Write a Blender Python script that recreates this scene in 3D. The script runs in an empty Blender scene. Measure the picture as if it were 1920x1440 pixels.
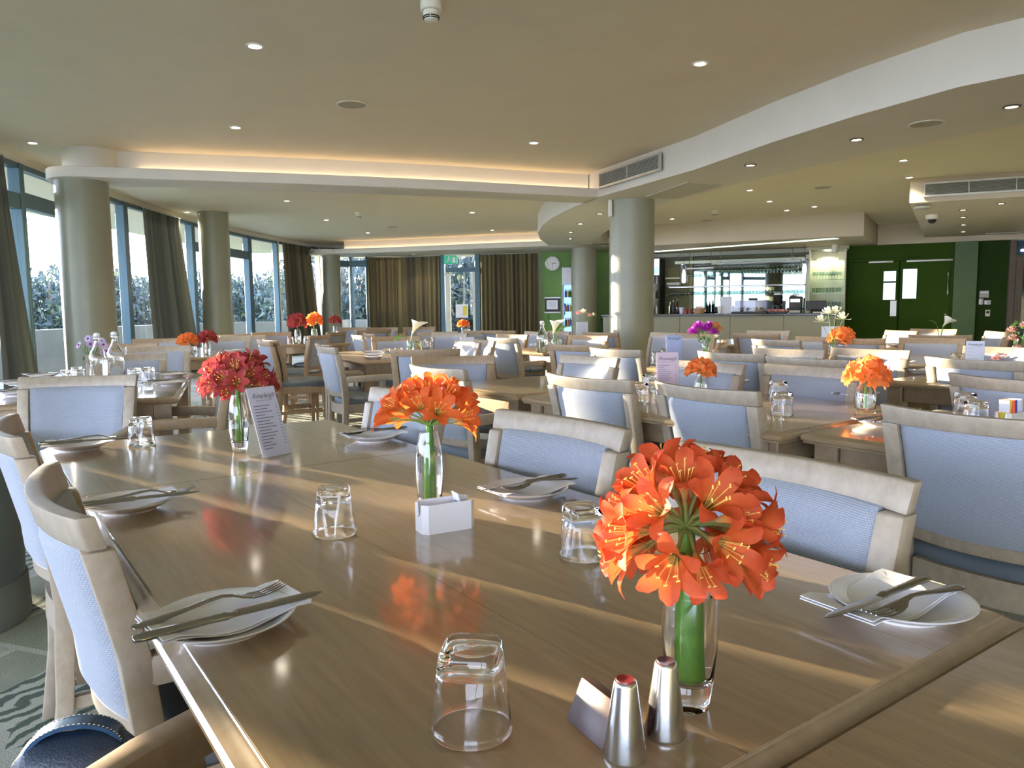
import bpy, bmesh, math, random
import numpy as np
from mathutils import Vector, Matrix, Euler
random.seed(7)
C = bpy.context.scene.collection
S = bpy.context.scene
PI = math.pi
def R(d): return math.radians(d)

# ------------------------------------------------------------------ camera
FPX, PITCH, ROLL, CAMH = 1435.67, 0.10004, 0.01133, 1.15
_fw = Vector((0, math.cos(PITCH), -math.sin(PITCH)))
_r0 = Vector((1, 0, 0)); _u0 = Vector((0, math.sin(PITCH), math.cos(PITCH)))
_rt = _r0*math.cos(ROLL) - _u0*math.sin(ROLL)
_up = _r0*math.sin(ROLL) + _u0*math.cos(ROLL)
cam_d = bpy.data.cameras.new('camera'); cam = bpy.data.objects.new('camera', cam_d); C.objects.link(cam)
cam_d.sensor_width = 36; cam_d.lens = 36*FPX/1920; cam_d.clip_start = .02; cam_d.clip_end = 400
m = Matrix((_rt, _up, -_fw)).transposed().to_4x4(); m.translation = Vector((0, 0, CAMH))
cam.matrix_world = m
S.camera = cam

# ------------------------------------------------------------------ world, sun, exposure
S.view_settings.view_transform = 'Standard'; S.view_settings.look = 'None'
S.view_settings.gamma = 1; S.view_settings.use_curve_mapping = False
S.view_settings.exposure = 1.3
S.cycles.max_bounces = 14; S.cycles.diffuse_bounces = 6; S.cycles.glossy_bounces = 6
S.cycles.transmission_bounces = 12; S.cycles.transparent_max_bounces = 24
S.cycles.use_denoising = True
S.cycles.sample_clamp_indirect = 6
S.cycles.blur_glossy = 0.6
world = bpy.data.worlds.new('sky'); S.world = world; world.use_nodes = True
wn = world.node_tree.nodes; wl = world.node_tree.links; wn.clear()
wo = wn.new('ShaderNodeOutputWorld'); wb = wn.new('ShaderNodeBackground')
wt = wn.new('ShaderNodeTexCoord'); ws = wn.new('ShaderNodeSeparateXYZ'); wr = wn.new('ShaderNodeValToRGB')
wl.new(wt.outputs['Generated'], ws.inputs[0]); wl.new(ws.outputs['Z'], wr.inputs[0])
wr.color_ramp.elements[0].position = 0.0; wr.color_ramp.elements[0].color = (.74, .82, 1, 1)
wr.color_ramp.elements[1].position = .7; wr.color_ramp.elements[1].color = (.46, .58, 1, 1)
wl.new(wr.outputs[0], wb.inputs['Color']); wb.inputs['Strength'].default_value = 6.4
wl.new(wb.outputs[0], wo.inputs[0])
SUN_EL = R(5.2)
sd = Vector((-.807*math.cos(SUN_EL), .59*math.cos(SUN_EL), math.sin(SUN_EL)))   # towards the sun
sun_d = bpy.data.lights.new('sun', 'SUN'); sun = bpy.data.objects.new('sun', sun_d); C.objects.link(sun)
sun_d.energy = 16; sun_d.color = (1, .84, .58); sun_d.angle = R(.45)
sun.rotation_euler = sd.to_track_quat('Z', 'Y').to_euler(); sun.location = (-20, 15, 6)

# ------------------------------------------------------------------ from a point of the view to a place in the room
def ray(x, y):
    return _rt*((x-960)/FPX) + _up*((720-y)/FPX) + _fw
def at(x, y, z=.74):
    d = ray(x, y); t = (z-CAMH)/d.z
    return Vector((d.x*t, d.y*t, z))
def on_plane(x, y, p, n):
    d = ray(x, y); o = Vector((0, 0, CAMH)); t = (Vector((p[0], p[1], CAMH))-o).dot(n)/d.dot(n)
    return o + d*t
TY = -35.4535                                   # the tables' long axis
UA = Vector((math.sin(R(TY)), math.cos(R(TY)), 0)); VA = Vector((math.cos(R(TY)), -math.sin(R(TY)), 0))
def uv(u, v, z=0): return UA*u + VA*v + Vector((0, 0, z))
FV, BV, FU, BU = -54.55, 125.45, 35.45, -144.55 # facing +v, -v, +u, -u

# ------------------------------------------------------------------ materials
MATS = {}
def nodes(name):
    mt = bpy.data.materials.new(name); mt.use_nodes = True
    nt = mt.node_tree; b = nt.nodes['Principled BSDF']; MATS[name] = mt
    return mt, nt, b
def setp(b, **k):
    al = dict(rough='Roughness', metal='Metallic', spec='Specular IOR Level', trans='Transmission Weight', ior='IOR',
              coat='Coat Weight', coatr='Coat Roughness', sheen='Sheen Weight', emis='Emission Strength')
    for a, v in k.items(): b.inputs[al[a]].default_value = v
def rgba(c): return (c[0], c[1], c[2], 1)
def plain(name, col, rough=.5, var=.06, scale=6, bump=0, bscale=60, emit=None, **k):
    """a painted or moulded surface: slight mottling and fine relief"""
    mt, nt, b = nodes(name); setp(b, rough=rough, **k)
    tc = nt.nodes.new('ShaderNodeTexCoord'); n = nt.nodes.new('ShaderNodeTexNoise'); n.inputs['Scale'].default_value = scale
    nt.links.new(tc.outputs['Object'], n.inputs['Vector'])
    rp = nt.nodes.new('ShaderNodeValToRGB')
    rp.color_ramp.elements[0].position = .3; rp.color_ramp.elements[1].position = .7
    rp.color_ramp.elements[0].color = rgba([max(0, c*(1-var)) for c in col]); rp.color_ramp.elements[1].color = rgba([min(1, c*(1+var)) for c in col])
    nt.links.new(n.outputs['Fac'], rp.inputs[0]); nt.links.new(rp.outputs[0], b.inputs['Base Color'])
    if bump:
        n2 = nt.nodes.new('ShaderNodeTexNoise'); n2.inputs['Scale'].default_value = bscale
        nt.links.new(tc.outputs['Object'], n2.inputs['Vector'])
        bp = nt.nodes.new('ShaderNodeBump'); bp.inputs['Strength'].default_value = bump; bp.inputs['Distance'].default_value = .002
        nt.links.new(n2.outputs['Fac'], bp.inputs['Height']); nt.links.new(bp.outputs[0], b.inputs['Normal'])
    if emit:
        b.inputs['Emission Color'].default_value = rgba(emit[0]); setp(b, emis=emit[1])
    return mt
def wood(name, c1, c2, rough=.35, stretch=(1, 14, 14), scale=5, bump=.12, coat=0, coatr=.2):
    mt, nt, b = nodes(name); setp(b, rough=rough, coat=coat, coatr=coatr)
    tc = nt.nodes.new('ShaderNodeTexCoord'); mp = nt.nodes.new('ShaderNodeMapping'); mp.inputs['Scale'].default_value = stretch
    nt.links.new(tc.outputs['Object'], mp.inputs[0])
    n = nt.nodes.new('ShaderNodeTexNoise'); n.inputs['Scale'].default_value = scale; n.inputs['Detail'].default_value = 8; n.inputs['Roughness'].default_value = .62
    nt.links.new(mp.outputs[0], n.inputs['Vector'])
    n3 = nt.nodes.new('ShaderNodeTexNoise'); n3.inputs['Scale'].default_value = 3; nt.links.new(tc.outputs['Object'], n3.inputs['Vector'])
    mx = nt.nodes.new('ShaderNodeMath'); mx.operation = 'MULTIPLY_ADD'; mx.inputs[1].default_value = .35; mx.use_clamp = True
    ad = nt.nodes.new('ShaderNodeMath'); ad.operation = 'MULTIPLY'; ad.inputs[1].default_value = .75
    nt.links.new(n.outputs['Fac'], ad.inputs[0]); nt.links.new(n3.outputs['Fac'], mx.inputs[0]); nt.links.new(ad.outputs[0], mx.inputs[2])
    rp = nt.nodes.new('ShaderNodeValToRGB'); rp.color_ramp.elements[0].position = .36; rp.color_ramp.elements[1].position = .72
    rp.color_ramp.elements[0].color = rgba(c1); rp.color_ramp.elements[1].color = rgba(c2)
    nt.links.new(mx.outputs[0], rp.inputs[0]); nt.links.new(rp.outputs[0], b.inputs['Base Color'])
    bp = nt.nodes.new('ShaderNodeBump'); bp.inputs['Strength'].default_value = bump; bp.inputs['Distance'].default_value = .001
    nt.links.new(n.outputs['Fac'], bp.inputs['Height']); nt.links.new(bp.outputs[0], b.inputs['Normal'])
    return mt
def weave(name, c1, c2, row=.0065):
    """chair-back fabric: short pale stitches in rows"""
    mt, nt, b = nodes(name); setp(b, rough=.8, sheen=.35, spec=.25)
    tc = nt.nodes.new('ShaderNodeTexCoord'); sp = nt.nodes.new('ShaderNodeSeparateXYZ'); cb = nt.nodes.new('ShaderNodeCombineXYZ')
    nt.links.new(tc.outputs['Object'], sp.inputs[0]); nt.links.new(sp.outputs['X'], cb.inputs['X']); nt.links.new(sp.outputs['Z'], cb.inputs['Y'])
    br = nt.nodes.new('ShaderNodeTexBrick'); br.inputs['Scale'].default_value = 1
    br.inputs['Brick Width'].default_value = row*1.35; br.inputs['Row Height'].default_value = row; br.inputs['Mortar Size'].default_value = row*.26
    br.inputs['Mortar Smooth'].default_value = .6; br.inputs['Color1'].default_value = rgba(c2); br.inputs['Color2'].default_value = rgba([c*.86 for c in c2]); br.inputs['Mortar'].default_value = rgba(c1)
    nt.links.new(cb.outputs[0], br.inputs['Vector'])
    nt.links.new(br.outputs['Color'], b.inputs['Base Color'])
    bp = nt.nodes.new('ShaderNodeBump'); bp.invert = True; bp.inputs['Strength'].default_value = .5; bp.inputs['Distance'].default_value = .0015
    nt.links.new(br.outputs['Fac'], bp.inputs['Height']); nt.links.new(bp.outputs[0], b.inputs['Normal'])
    return mt
def glass(name, col=(1, 1, 1), rough=0, ior=1.45):
    mt, nt, b = nodes(name); b.inputs['Base Color'].default_value = rgba(col); setp(b, trans=1, rough=rough, ior=ior, spec=.5)
    return mt
def thin_glass(name, col=(.93, .97, .97), refl=1.0, rough=.02):
    """window pane or far drinking glass: clear with surface reflection"""
    mt = bpy.data.materials.new(name); mt.use_nodes = True; nt = mt.node_tree; nt.nodes.clear(); MATS[name] = mt
    o = nt.nodes.new('ShaderNodeOutputMaterial'); t = nt.nodes.new('ShaderNodeBsdfTransparent'); g = nt.nodes.new('ShaderNodeBsdfGlossy')
    f = nt.nodes.new('ShaderNodeFresnel'); f.inputs['IOR'].default_value = 1.45
    ml = nt.nodes.new('ShaderNodeMath'); ml.operation = 'MULTIPLY'; ml.inputs[1].default_value = refl; ml.use_clamp = True
    mx = nt.nodes.new('ShaderNodeMixShader'); t.inputs[0].default_value = rgba(col); g.inputs['Roughness'].default_value = rough
    ge = nt.nodes.new('ShaderNodeNewGeometry'); iv = nt.nodes.new('ShaderNodeMath'); iv.operation = 'SUBTRACT'; iv.inputs[0].default_value = 1; m2 = nt.nodes.new('ShaderNodeMath'); m2.operation = 'MULTIPLY'
    nt.links.new(ge.outputs['Backfacing'], iv.inputs[1]); nt.links.new(f.outputs[0], m2.inputs[0]); nt.links.new(iv.outputs[0], m2.inputs[1])   # only the outer face reflects
    nt.links.new(m2.outputs[0], ml.inputs[0]); nt.links.new(ml.outputs[0], mx.inputs[0]); nt.links.new(t.outputs[0], mx.inputs[1]); nt.links.new(g.outputs[0], mx.inputs[2]); nt.links.new(mx.outputs[0], o.inputs[0])
    return mt
def emitter(name, col, st):
    mt, nt, b = nodes(name); b.inputs['Base Color'].default_value = rgba(col); b.inputs['Emission Color'].default_value = rgba(col); setp(b, emis=st)
    return mt
def leafy(name, stops, trans=.35, rough=.45, attr='t'):
    """petals and leaves: colour runs along the length, light comes through"""
    mt = bpy.data.materials.new(name); mt.use_nodes = True; nt = mt.node_tree; nt.nodes.clear(); MATS[name] = mt
    o = nt.nodes.new('ShaderNodeOutputMaterial'); p = nt.nodes.new('ShaderNodeBsdfPrincipled'); t = nt.nodes.new('ShaderNodeBsdfTranslucent'); mx = nt.nodes.new('ShaderNodeMixShader')
    a = nt.nodes.new('ShaderNodeAttribute'); a.attribute_name = attr; rp = nt.nodes.new('ShaderNodeValToRGB')
    el = rp.color_ramp.elements
    while len(el) < len(stops): el.new(.5)
    for e, (ps, c) in zip(el, stops): e.position = ps; e.color = rgba(c)
    tc = nt.nodes.new('ShaderNodeTexCoord'); n = nt.nodes.new('ShaderNodeTexNoise'); n.inputs['Scale'].default_value = 90; nt.links.new(tc.outputs['Object'], n.inputs['Vector'])
    hs = nt.nodes.new('ShaderNodeHueSaturation'); vm = nt.nodes.new('ShaderNodeMapRange'); vm.inputs['To Min'].default_value = .8; vm.inputs['To Max'].default_value = 1.2
    oi = nt.nodes.new('ShaderNodeObjectInfo'); nt.links.new(n.outputs['Fac'], vm.inputs['Value']); nt.links.new(vm.outputs[0], hs.inputs['Value'])
    nt.links.new(a.outputs['Fac'], rp.inputs[0]); nt.links.new(rp.outputs[0], hs.inputs['Color'])
    p.inputs['Roughness'].default_value = rough; p.inputs['Specular IOR Level'].default_value = .3
    nt.links.new(hs.outputs[0], p.inputs['Base Color']); nt.links.new(hs.outputs[0], t.inputs['Color'])
    mx.inputs[0].default_value = trans; nt.links.new(p.outputs[0], mx.inputs[1]); nt.links.new(t.outputs[0], mx.inputs[2]); nt.links.new(mx.outputs[0], o.inputs[0])
    return mt
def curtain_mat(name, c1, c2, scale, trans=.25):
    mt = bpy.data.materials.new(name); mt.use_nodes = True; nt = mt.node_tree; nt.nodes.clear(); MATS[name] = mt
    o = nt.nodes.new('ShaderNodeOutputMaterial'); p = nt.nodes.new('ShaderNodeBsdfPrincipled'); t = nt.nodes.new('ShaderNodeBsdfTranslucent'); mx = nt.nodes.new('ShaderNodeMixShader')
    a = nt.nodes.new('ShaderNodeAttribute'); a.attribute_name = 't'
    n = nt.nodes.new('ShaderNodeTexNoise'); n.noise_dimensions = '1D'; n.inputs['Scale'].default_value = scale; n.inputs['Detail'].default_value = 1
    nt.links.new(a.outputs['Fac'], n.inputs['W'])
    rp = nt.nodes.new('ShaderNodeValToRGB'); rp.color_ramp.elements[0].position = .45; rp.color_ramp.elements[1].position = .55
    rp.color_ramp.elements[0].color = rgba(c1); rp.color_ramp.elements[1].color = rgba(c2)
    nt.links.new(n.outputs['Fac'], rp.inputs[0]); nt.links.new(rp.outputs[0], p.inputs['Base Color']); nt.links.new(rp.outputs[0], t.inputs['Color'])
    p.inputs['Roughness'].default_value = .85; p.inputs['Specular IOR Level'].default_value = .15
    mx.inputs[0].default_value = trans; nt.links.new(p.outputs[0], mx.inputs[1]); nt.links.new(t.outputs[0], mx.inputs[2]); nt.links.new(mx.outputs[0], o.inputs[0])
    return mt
def carpet_mat():
    mt, nt, b = nodes('carpet'); setp(b, rough=.95, spec=.1, sheen=.2)
    L = nt.links.new; N = nt.nodes.new
    tc = N('ShaderNodeTexCoord'); mp = N('ShaderNodeMapping'); mp.inputs['Rotation'].default_value = (0, 0, R(20))
    L(tc.outputs['Object'], mp.inputs[0])
    br = N('ShaderNodeTexBrick'); br.inputs['Scale'].default_value = 1; br.inputs['Brick Width'].default_value = .62; br.inputs['Row Height'].default_value = .3
    br.offset = .35; br.inputs['Mortar Size'].default_value = .014; br.inputs['Mortar Smooth'].default_value = .1; br.inputs['Bias'].default_value = -.3
    br.inputs['Color1'].default_value = (.38, .40, .34, 1); br.inputs['Color2'].default_value = (.17, .20, .10, 1); br.inputs['Mortar'].default_value = (.42, .44, .36, 1)
    L(mp.outputs[0], br.inputs['Vector'])
    wv = N('ShaderNodeTexWave'); wv.inputs['Scale'].default_value = 5.5; wv.inputs['Distortion'].default_value = 7; wv.inputs['Detail'].default_value = 2.5; wv.inputs['Detail Scale'].default_value = 1.6
    L(mp.outputs[0], wv.inputs['Vector'])
    rw = N('ShaderNodeValToRGB'); rw.color_ramp.elements[0].position = .35; rw.color_ramp.elements[1].position = .6
    rw.color_ramp.elements[0].color = (.035, .075, .045, 1); rw.color_ramp.elements[1].color = (.40, .43, .34, 1); L(wv.outputs['Fac'], rw.inputs[0])
    vo = N('ShaderNodeTexVoronoi'); vo.feature = 'F1'; vo.distance = 'CHEBYCHEV'; vo.inputs['Scale'].default_value = 2.1; L(mp.outputs[0], vo.inputs['Vector'])
    sp = N('ShaderNodeSeparateColor'); L(vo.outputs['Color'], sp.inputs[0])
    gt = N('ShaderNodeMath'); gt.operation = 'GREATER_THAN'; gt.inputs[1].default_value = .55; L(sp.outputs[0], gt.inputs[0])
    mx = N('ShaderNodeMix'); mx.data_type = 'RGBA'; L(gt.outputs[0], mx.inputs['Factor']); L(br.outputs['Color'], mx.inputs['A']); L(rw.outputs[0], mx.inputs['B'])
    # short dark dashes
    m2 = N('ShaderNodeMapping'); m2.inputs['Rotation'].default_value = (0, 0, R(20)); L(tc.outputs['Object'], m2.inputs[0])
    b2 = N('ShaderNodeTexBrick'); b2.inputs['Scale'].default_value = 1; b2.inputs['Brick Width'].default_value = .28; b2.inputs['Row Height'].default_value = .05; b2.inputs['Mortar Size'].default_value = .0; b2.inputs['Bias'].default_value = -.72
    b2.inputs['Color1'].default_value = (0, 0, 0, 1); b2.inputs['Color2'].default_value = (1, 1, 1, 1); L(m2.outputs[0], b2.inputs['Vector'])
    g2 = N('ShaderNodeMath'); g2.operation = 'GREATER_THAN'; g2.inputs[1].default_value = .32; L(b2.outputs['Color'], g2.inputs[0])
    mx2 = N('ShaderNodeMix'); mx2.data_type = 'RGBA'; L(g2.outputs[0], mx2.inputs['Factor']); L(mx.outputs['Result'], mx2.inputs['A']); mx2.inputs['B'].default_value = (.025, .04, .02, 1)
    nz = N('ShaderNodeTexNoise'); nz.inputs['Scale'].default_value = 220; L(tc.outputs['Object'], nz.inputs['Vector'])
    hv = N('ShaderNodeHueSaturation'); mr = N('ShaderNodeMapRange'); mr.inputs['To Min'].default_value = .6; mr.inputs['To Max'].default_value = 1.4; L(nz.outputs['Fac'], mr.inputs['Value']); L(mr.outputs[0], hv.inputs['Value'])
    L(mx2.outputs['Result'], hv.inputs['Color']); L(hv.outputs[0], b.inputs['Base Color'])
    bp = N('ShaderNodeBump'); bp.inputs['Strength'].default_value = .6; bp.inputs['Distance'].default_value = .004; L(nz.outputs['Fac'], bp.inputs['Height']); L(bp.outputs[0], b.inputs['Normal'])
    return mt

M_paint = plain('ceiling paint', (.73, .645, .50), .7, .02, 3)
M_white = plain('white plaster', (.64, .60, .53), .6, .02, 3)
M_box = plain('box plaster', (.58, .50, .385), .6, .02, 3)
M_col = plain('column paint', (.27, .27, .195), .36, .04, 4)
M_green = plain('bright green paint', (.13, .27, .055), .5, .05, 3)
M_dgreen = plain('dark green paint', (.034, .074, .006), .7, .06, 3, spec=.15)
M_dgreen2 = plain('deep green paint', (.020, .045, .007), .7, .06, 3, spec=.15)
M_frame = plain('slate frame', (.055, .11, .14), .4, .05, 8, metal=.3)
M_reveal = plain('pale reveal', (.70, .70, .55), .5)
M_table = wood('table wood', (.275, .190, .108), (.400, .292, .176), rough=.28, stretch=(13, 1, 13), scale=7, bump=.1, coat=1, coatr=.085)
M_tableV = wood('table wood cross', (.275, .190, .108), (.400, .292, .176), rough=.28, stretch=(1, 13, 13), scale=7, bump=.1, coat=1, coatr=.085)
M_edge = wood('table edge wood', (.250, .177, .108), (.360, .266, .170), rough=.28, stretch=(4, 4, 4), scale=9, bump=.05, coat=1, coatr=.10)
M_oak = wood('limed oak', (.325, .268, .198), (.455, .388, .302), rough=.38, stretch=(1.5, 1.5, 1), scale=26, bump=.08)
M_oak2 = wood('warm oak', (.30, .21, .125), (.42, .31, .20), rough=.4, stretch=(1.5, 1.5, 1), scale=26, bump=.08)
M_fab = weave('blue grey weave', (.27, .31, .39), (.46, .495, .57), .0036)
M_seat = plain('seat vinyl', (.14, .175, .215), .45, .05, 10, .1, 150)
M_ceram = plain('white china', (.86, .86, .90), .12, .01, 3, coat=.5, coatr=.05)
M_steel = plain('polished steel', (.34, .335, .33), .10, .04, 20, metal=1)
M_brush = plain('brushed steel', (.62, .63, .65), .24, .05, 30, metal=1)
M_paper = plain('white paper', (.86, .86, .92), .7, .02, 8)
M_pinkp = plain('pink menu paper', (.80, .60, .64), .6, .03, 8)
M_bluep = plain('lilac menu paper', (.55, .62, .86), .6, .03, 8)
M_ink = plain('dark ink', (.06, .06, .08), .7)
M_glass = glass('clear glass')
M_water = glass('water', (.97, 1, .98), 0, 1.33)
M_tglass = thin_glass('thin clear glass', (.90, .93, .93), 2.2)
M_pane = thin_glass('window glass', (.96, .965, .97), 1.0)
M_acry = thin_glass('acrylic', (.93, .94, .97), 1.4)
M_mirror = plain('mirror', (.30, .36, .35), .02, .0, 1, metal=1)
M_black = plain('black plastic', (.015, .015, .017), .4)
M_dark = plain('dark slot', (.012, .011, .009), .8)
M_grey = plain('grey plastic', (.42, .42, .40), .5)
M_silver = plain('silver frame', (.55, .54, .50), .35, metal=.6)
M_off = plain('off white plastic', (.72, .69, .60), .45)
M_mahog = plain('dark red wood', (.06, .022, .018), .35, .2, 25)
M_bag = plain('navy leather', (.012, .026, .055), .35, .15, 30, .3, 200)
M_lamp = emitter('lamp', (1, .90, .74), 14)
M_cove = emitter('cove tube', (1, .78, .52), 3.4)
M_trimL = plain('lamp trim', (.12, .10, .07), .35)
M_trimW = plain('white lamp trim', (.80, .78, .70), .4)
M_stem = leafy('stem green', [(0, (.18, .42, .05)), (1, (.12, .34, .06))], .25, .35)
M_ped = leafy('pedicel green', [(0, (.20, .34, .08)), (1, (.28, .30, .10))], .2)
M_cliv = leafy('clivia orange', [(0, (.45, .42, .16)), (.26, (.86, .46, .12)), (.44, (.74, .165, .040)), (1, (.62, .085, .032))], .35, .6)
M_cliv2 = leafy('clivia sunlit orange', [(0, (.6, .45, .12)), (.30, (.90, .52, .12)), (.52, (.92, .34, .09)), (1, (.88, .23, .07))], .45, .6)  # sunlight through the small flowers put into brighter petal colours
M_cliv4 = leafy('clivia deep orange', [(0, (.6, .45, .12)), (.22, (.86, .50, .11)), (.38, (.82, .22, .045)), (1, (.74, .125, .03))], .42, .6)
M_cliv3 = leafy('clivia red', [(0, (.5, .34, .14)), (.26, (.66, .30, .10)), (.42, (.52, .09, .07)), (1, (.42, .055, .065))], .3, .6)
M_stam = plain('stamen yellow', (.90, .62, .14), .5)
M_purple = leafy('purple petals', [(0, (.30, .02, .30)), (1, (.42, .03, .48))], .3)
M_redp = leafy('red petals', [(0, (.6, .5, .1)), (1, (.5, .03, .04))], .3)
M_whitep = leafy('white petals', [(0, (.75, .78, .5)), (1, (.86, .86, .82))], .4)
M_pinkf = leafy('pink petals', [(0, (.7, .4, .3)), (1, (.72, .30, .34))], .4)
M_lilac = leafy('lilac petals', [(0, (.3, .12, .3)), (.3, (.5, .4, .62)), (1, (.62, .52, .72))], .3)
M_leaf = leafy('leaf green', [(0, (.05, .14, .03)), (1, (.09, .22, .05))], .3)
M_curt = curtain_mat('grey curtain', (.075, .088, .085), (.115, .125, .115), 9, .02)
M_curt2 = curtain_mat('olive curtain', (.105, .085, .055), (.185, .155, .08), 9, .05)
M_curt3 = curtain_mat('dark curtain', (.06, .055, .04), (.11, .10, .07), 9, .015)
M_sheer = thin_glass('sheer', (.7, .8, .82), .2)
M_carpet = carpet_mat()
M_tree = leafy('tree leaves', [(0, (.030, .050, .050)), (.6, (.055, .085, .075)), (1, (.12, .15, .075))], .3)
M_bark = plain('bark', (.16, .13, .10), .9, .3, 8)
M_para = plain('terrace parapet', (.26, .27, .23), .8, .08, 2)
M_ground = plain('terrace paving', (.22, .22, .19), .85, .1, 2)
M_lawn = plain('lawn', (.10, .15, .06), .95, .25, 1)
M_barp = plain('bar front laminate', (.20, .19, .115), .35, .03, 2)
M_stone = plain('dark bar top', (.02, .024, .022), .15, .2, 30)
M_basket = plain('wicker', (.40, .24, .13), .8, .3, 60, .8, 120)
M_brown = wood('brown door wood', (.07, .045, .025), (.12, .08, .045), .4)
M_red = plain('red sign', (.55, .03, .03), .5)
M_exit = emitter('exit green', (.02, .22, .12), .5)
M_yellow = plain('yellow paper', (.85, .72, .10), .6)
M_orangep = plain('orange paper', (.85, .25, .10), .6)
M_bluepk = plain('blue packet', (.05, .12, .55), .5)
M_cooler = emitter('cooler light', (.28, .55, 1), .7)
M_winebtl = plain('dark bottle', (.03, .015, .012), .1, .2, 10, coat=.6, coatr=.05)

# ------------------------------------------------------------------ mesh helpers
class MB:
    def __init__(s): s.v = []; s.f = []; s.a = []
    def add(s, vs, fs, t=None):
        o = len(s.v); s.v += [tuple(p) for p in vs]; s.f += [tuple(i+o for i in f) for f in fs]
        s.a += list(t) if t is not None else [0.0]*len(vs)
        return s
    def box(s, c, d, rz=0, M=None):
        x, y, z = d[0]/2, d[1]/2, d[2]/2
        vs = [Vector(p) for p in ((-x,-y,-z),(x,-y,-z),(x,y,-z),(-x,y,-z),(-x,-y,z),(x,-y,z),(x,y,z),(-x,y,z))]
        if rz: q = Matrix.Rotation(rz, 3, 'Z'); vs = [q @ p for p in vs]
        vs = [p+Vector(c) for p in vs]
        if M is not None: vs = [M @ p for p in vs]
        return s.add(vs, [(0,3,2,1),(4,5,6,7),(0,1,5,4),(1,2,6,5),(2,3,7,6),(3,0,4,7)])
    def loft(s, rings, cap=True, closed=True, t=None, cap0=None, cap1=None):
        n = len(rings[0]); vs = [p for r in rings for p in r]; fs = []
        for i in range(len(rings)-1):
            for j in range(n if closed else n-1):
                k = (j+1) % n
                fs.append((i*n+j, i*n+k, (i+1)*n+k, (i+1)*n+j))
        if cap0 if cap0 is not None else cap: fs.append(tuple(range(n-1, -1, -1)))
        if cap1 if cap1 is not None else cap: fs.append(tuple((len(rings)-1)*n+j for j in range(n)))
        tt = None
        if t is not None: tt = [t[i] for i in range(len(rings)) for j in range(n)]
        return s.add(vs, fs, tt)
    def lathe(s, prof, n=24, c=(0,0,0), cap=True, t=None):
        rings = [[(c[0]+r*math.cos(2*PI*j/n), c[1]+r*math.sin(2*PI*j/n), c[2]+z) for j in range(n)] for r, z in prof]
        return s.loft(rings, cap, t=t)
    def tube(s, pts, r, n=8, cap=True, t=None, flat=1.0):
        pts = [Vector(p) for p in pts]; rr = r if isinstance(r, (list, tuple)) else [r]*len(pts)
        rings = []; up = Vector((0,0,1))
        for i, p in enumerate(pts):
            d = (pts[min(i+1, len(pts)-1)]-pts[max(i-1, 0)]).normalized()
            a = d.cross(up)
            if a.length < 1e-3: a = d.cross(Vector((1,0,0)))
            a.normalize(); b = a.cross(d).normalized()
            rings.append([p+a*rr[i]*math.cos(2*PI*j/n)+b*rr[i]*flat*math.sin(2*PI*j/n) for j in range(n)])
        return s.loft(rings, cap, t=t)
    def prism(s, poly, z0, z1):
        n = len(poly)
        vs = [(x, y, z0) for x, y in poly]+[(x, y, z1) for x, y in poly]
        ar = sum(poly[i][0]*poly[(i+1)%n][1]-poly[(i+1)%n][0]*poly[i][1] for i in range(n))
        fs = [tuple(range(n-1,-1,-1)), tuple(range(n, 2*n))]+[(i, (i+1)%n, n+(i+1)%n, n+i) for i in range(n)]
        if ar < 0: fs = [f[::-1] for f in fs]
        return s.add(vs, fs)
    def mesh(s, name, mat, smooth=True, bevel=0, seg=2, ang=35):
        me = bpy.data.meshes.new(name); me.from_pydata(s.v, [], s.f); me.update()
        if any(s.a):
            at_ = me.attributes.new('t', 'FLOAT', 'POINT'); at_.data.foreach_set('value', s.a)
        if bevel:
            bm = bmesh.new(); bm.from_mesh(me)
            es = [e for e in bm.edges if len(e.link_faces) == 2 and e.calc_face_angle(0) > R(30)]
            bmesh.ops.bevel(bm, geom=es, offset=bevel, segments=seg, profile=.5, affect='EDGES', clamp_overlap=True)
            bm.to_mesh(me); bm.free()
        if mat: me.materials.append(mat)
        if smooth:
            me.polygons.foreach_set('use_smooth', [True]*len(me.polygons)); me.set_sharp_from_angle(angle=R(ang))
        return me
def obj(name, me, parent=None, loc=None, rot=None, scale=None):
    o = bpy.data.objects.new(name, me); C.objects.link(o)
    if parent is not None: o.parent = parent
    if loc is not None: o.location = loc
    if rot is not None: o.rotation_euler = rot
    if scale is not None: o.scale = scale
    return o
def tag(o, label=None, cat=None, group=None, kind=None):
    if label: o['label'] = label
    if cat: o['category'] = cat
    if group: o['group'] = group
    if kind: o['kind'] = kind
    return o
def thing(name, label, cat, loc=(0,0,0), rz=0, group=None):
    o = bpy.data.objects.new(name, None); C.objects.link(o); o.location = loc; o.rotation_euler = (0,0,rz); o.empty_display_size = .1
    return tag(o, label, cat, group)
def struct(name, me, parent=None):
    o = obj(name, me, parent)
    if parent is None: o['kind'] = 'structure'
    return o
def instance(name, parts, label, cat, loc, rz=0, group=None, scale=1):
    """a thing from ready meshes: parts = [(name, mesh, local loc, local rot)]"""
    r = thing(name, label, cat, loc, rz, group)
    if scale != 1: r.scale = (scale,)*3
    for pn, me, *x in parts:
        obj(pn, me, r, x[0] if len(x) > 0 else None, x[1] if len(x) > 1 else None)
    return r

# ================================================================== STRUCTURE
ZC, ZS = 2.90, 2.56                              # ceiling, dropped soffit
struct('floor', MB().box((3.5, 8, -.05), (24, 32, .1)).mesh('floor', M_carpet, False))
struct('ceiling', MB().box((3.5, 8, ZC+.1), (24, 32, .2)).mesh('ceiling', M_paint, False))

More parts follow.
